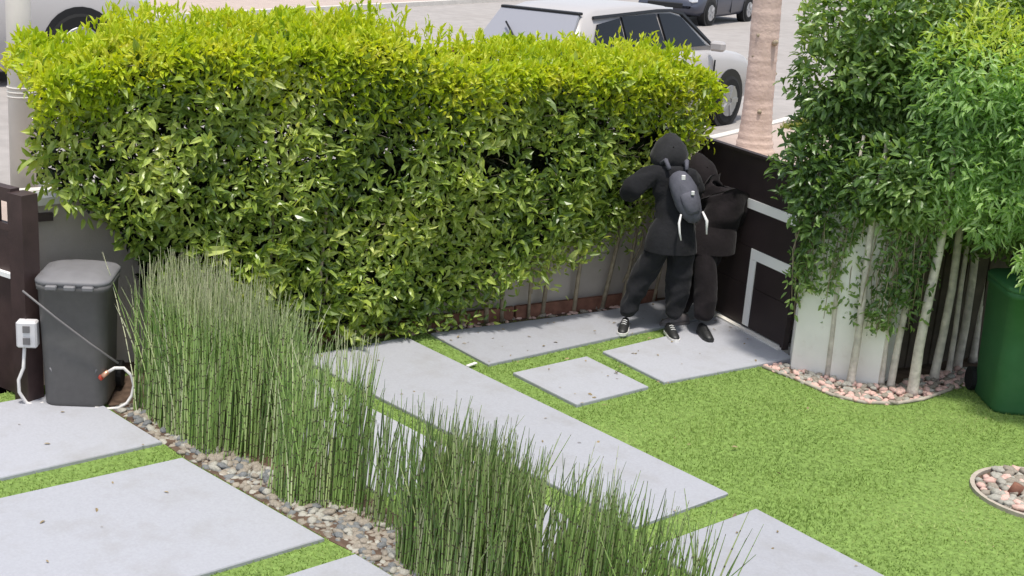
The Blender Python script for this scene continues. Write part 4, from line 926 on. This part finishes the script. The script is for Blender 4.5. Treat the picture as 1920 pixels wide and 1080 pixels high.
def person1():
    root = empty('person', (PO.x, PO.y, 0)); tag(root, 'person in dark hood and black trousers wearing a grey backpack, left elbow out', 'person')
    # skeleton, local metres: r right in view, b away, z up
    J = [
        (q(-.01, .14, .90), (.215, .175)),   # 0 pelvis
        (q(.0, .17, 1.08), (.215, .170)),  # 1 waist
        (q(.0, .24, 1.28), (.235, .175)),  # 2 chest
        (q(-.03, .31, 1.42), (.18, .135)),  # 3 upper chest
        (q(-.04, .36, 1.48), (.17, .13)),  # 4 neck
        (q(-.05, .42, 1.53), (.150, .13)),  # 5
        (q(-.115, .14, .80), .155),          # 6 left hip
        (q(-.24, .17, .50), .112),           # 7 left knee
        (q(-.345, .13, .22), .092),          # 8
        (q(-.375, .12, .11), .072),          # 9 left ankle
        (q(.07, .12, .80), .155),            # 10 right hip
        (q(.075, .10, .48), .115),           # 11 right knee
        (q(.045, .03, .22), .090),           # 12
        (q(.035, .01, .11), .072),           # 13
        (q(-.205, .29, 1.42), .105),         # 14 left shoulder
        (q(-.36, .22, 1.34), .118),          # 15
        (q(-.46, .18, 1.27), .112),         # 16 elbow
        (q(-.38, .36, 1.22), .085),          # 17 forearm
        (q(-.30, .54, 1.24), .045),         # 18 wrist
        (q(.14, .33, 1.42), .105),           # 19 right shoulder
        (q(.22, .46, 1.24), .082),           # 20 elbow
        (q(.20, .66, 1.16), .050),           # 21
        (q(.18, .80, 1.14), .040),           # 22 wrist
    ]
    E_ = [(0, 1), (1, 2), (2, 3), (3, 4), (4, 5), (0, 6), (6, 7), (7, 8), (8, 9), (0, 10), (10, 11), (11, 12), (12, 13), (3, 14), (14, 15), (15, 16), (16, 17), (17, 18), (3, 19), (19, 20), (20, 21), (21, 22)]
    grow('body', J, E_, MT['cloth'], root, 3, fold=.022)
    head(q(-.05, .47, 1.575), (PB + Vector((0, 0, -.75))), MT['skin'], root, MT['cloth2'])
    hand(J[18][0], (J[18][0] - J[17][0]), Vector((0, 0, -1)), MT['skin'], root, .5)
    hand(J[22][0], (J[22][0] - J[21][0]), Vector((0, 0, -1)), MT['skin'], root, .9)
    shoe(q(-.375, .10, 0), q(-.42, -.05, 0), root, MT['shoe'], MT['sole'])
    shoe(q(.02, .0, 0), q(.05, -.3, 0) * 1.0, root, MT['shoe'], MT['sole'])
    # loose jacket hem
    hem = []
    for (z, k, bb) in ((.76, 1.30, .135), (.84, 1.26, .14), (.95, 1.12, .15), (1.05, .8, .17)):
        hem.append([q(-.025, bb, z) + PR * math.cos(a) * .185 * k + PB * math.sin(a) * .150 * k * (1 + .03 * math.sin(5 * a)) for a in [2 * math.pi * i / 24 for i in range(24)]])
    MB().loft(hem, smooth=True, caps=False).build('jacket_hem', MT['cloth'], root)
    # backpack
    bp = empty('backpack', (PO.x, PO.y, 0)); tag(bp, 'small dark blue-grey backpack with white tags and dangling white straps', 'backpack')
    c0 = q(.06, .075, 1.27)
    rings = []
    ax = (q(-.055, .15, 1.50) - q(.135, -.02, 1.06)).normalized(); sd_ = PR - ax * PR.dot(ax); sd_.normalize(); nn = sd_.cross(ax)
    if nn.dot(PB) > 0: nn = -nn
    ctr = q(.045, .045, 1.275)
    for t, w_, th in ((-.24, .02, .02), (-.22, .06, .05), (-.15, .095, .075), (-.05, .115, .085), (.07, .12, .08), (.16, .105, .07), (.22, .075, .05), (.245, .03, .025)):
        rings.append([ctr + ax * t + sd_ * math.cos(a) * w_ * (1 + .04 * math.sin(3 * a + t * 20)) + nn * math.sin(a) * th for a in [2 * math.pi * i / 16 for i in range(16)]])
    MB().loft(rings, smooth=True).build('pack_body', MT['pack'], bp)
    rp = []
    for t, w_, th in ((-.17, .03, .01), (-.15, .06, .03), (-.05, .075, .038), (.02, .07, .03), (.04, .04, .01)):
        rp.append([ctr + nn * .065 + ax * t + sd_ * math.cos(a) * w_ + nn * math.sin(a) * th for a in [2 * math.pi * i / 12 for i in range(12)]])
    MB().loft(rp, smooth=True).build('pocket', MT['pack'], bp)
    for (t, s_, w_) in ((.17, .02, .022), (.01, .04, .018)): MB().box(ctr + ax * t + sd_ * s_ + nn * (.108 if t < .1 else .070), (w_ * 1.6, .02, w_ * 2), rz=math.atan2(PR.y, PR.x), bev=.004).build('reflective_tag', MT['strap'], bp)
    s1_ = ctr + ax * -.13 - sd_ * .105 + nn * .03; MB().tube([s1_, s1_ + Vector((0, 0, -.07)) - PR * .02 - PB * .05, s1_ + Vector((0, 0, -.15)) - PR * .01 - PB * .07, s1_ + Vector((0, 0, -.22)) - PB * .07 + PR * .01], [.008, .012, .010, .006], 6).build('loose_strap', MT['strap'], bp)
    s2_ = ctr + ax * -.17 + sd_ * .085 + nn * .03; MB().tube([s2_, s2_ + Vector((0, 0, -.07)) + PR * .035 - PB * .05, s2_ + Vector((0, 0, -.19)) + PR * .045 - PB * .06], [.009, .014, .007], 6).build('loose_strap', MT['strap'], bp)
    for sgn, sx_ in ((-1, -.13), (1, .06)):
        MB().tube([q(sx_ * .8, .16, 1.50), q(sx_, .24, 1.565), q(sx_ * 1.15, .38, 1.50), q(sx_ * 1.3, .40, 1.36)], [.018, .022, .02, .016], 6).build('shoulder_strap', MT['pack'], bp)
def person2():
    root = empty('person', (PO.x, PO.y, 0)); tag(root, 'person in all black stooping against the gate, right of the backpack wearer', 'person')
    o_ = .0
    J = [
        (q(.42, .36, .86), (.215, .19)),   # 0 pelvis
        (q(.50, .42, 1.03), (.26, .19)),
        (q(.51, .50, 1.17), (.26, .19)),  # 2 chest
        (q(.47, .56, 1.25), (.21, .16)),
        (q(.39, .62, 1.30), (.14, .12)),  # 4 neck
        (q(.35, .65, 1.32), (.11, .10)),
        (q(.31, .30, .80), .130),           # 6 left hip
        (q(.345, .16, .46), .120),
        (q(.335, .07, .22), .100),
        (q(.32, .04, .11), .080),           # 9 ankle
        (q(.44, .42, .80), .130),           # 10 right hip
        (q(.40, .44, .46), .105),
        (q(.24, .40, .22), .062),
        (q(.20, .36, .10), .058),
        (q(.33, .56, 1.22), .11),          # 14 left shoulder
        (q(.38, .60, 1.05), .066),
        (q(.48, .76, .96), .050),
        (q(.55, .86, .96), .040),
        (q(.70, .50, 1.08), .125),          # 18 right shoulder
        (q(.74, .58, .92), .10),
        (q(.74, .72, .86), .060),
        (q(.76, .84, .90), .040),
    ]
    E_ = [(0, 1), (1, 2), (2, 3), (3, 4), (4, 5), (0, 6), (6, 7), (7, 8), (8, 9), (0, 10), (10, 11), (11, 12), (12, 13), (3, 14), (14, 15), (15, 16), (16, 17), (3, 18), (18, 19), (19, 20), (20, 21)]
    grow('body', J, E_, MT['cloth3'], root, 3, fold=.013)
    head(q(.30, .70, 1.36), (PB + PR * -.3 + Vector((0, 0, -.8))), MT['skin'], root, MT['cloth3'])
    hand(J[17][0], PB + PR * .3, Vector((0, 0, -1)), MT['skin'], root, .9)
    hand(J[21][0], PB, Vector((0, 0, -1)), MT['skin'], root, .9)
    shoe(q(.33, .04, 0), q(.37, -.25, 0), root, MT['shoe'], MT['shoe'])
    shoe(q(.20, .34, 0), q(-.05, .25, 0), root, MT['shoe2'], MT['shoe2'])
    hem = []
    for (z, k, cr_, bb) in ((.72, 1.30, .385, .345), (.80, 1.26, .395, .36), (.90, 1.15, .42, .39), (1.02, .8, .45, .43)):
        hem.append([q(cr_, bb, z) + PR * math.cos(a) * .18 * k + PB * math.sin(a) * .155 * k * (1 + .03 * math.sin(5 * a)) for a in [2 * math.pi * i / 24 for i in range(24)]])
    MB().loft(hem, smooth=True, caps=False).build('jacket_hem', MT['cloth3'], root)
    for ch in root.children: pass
for fn in (person1, person2): fn()
# q() gives offsets from PO: both people and the backpack hang from empties at PO
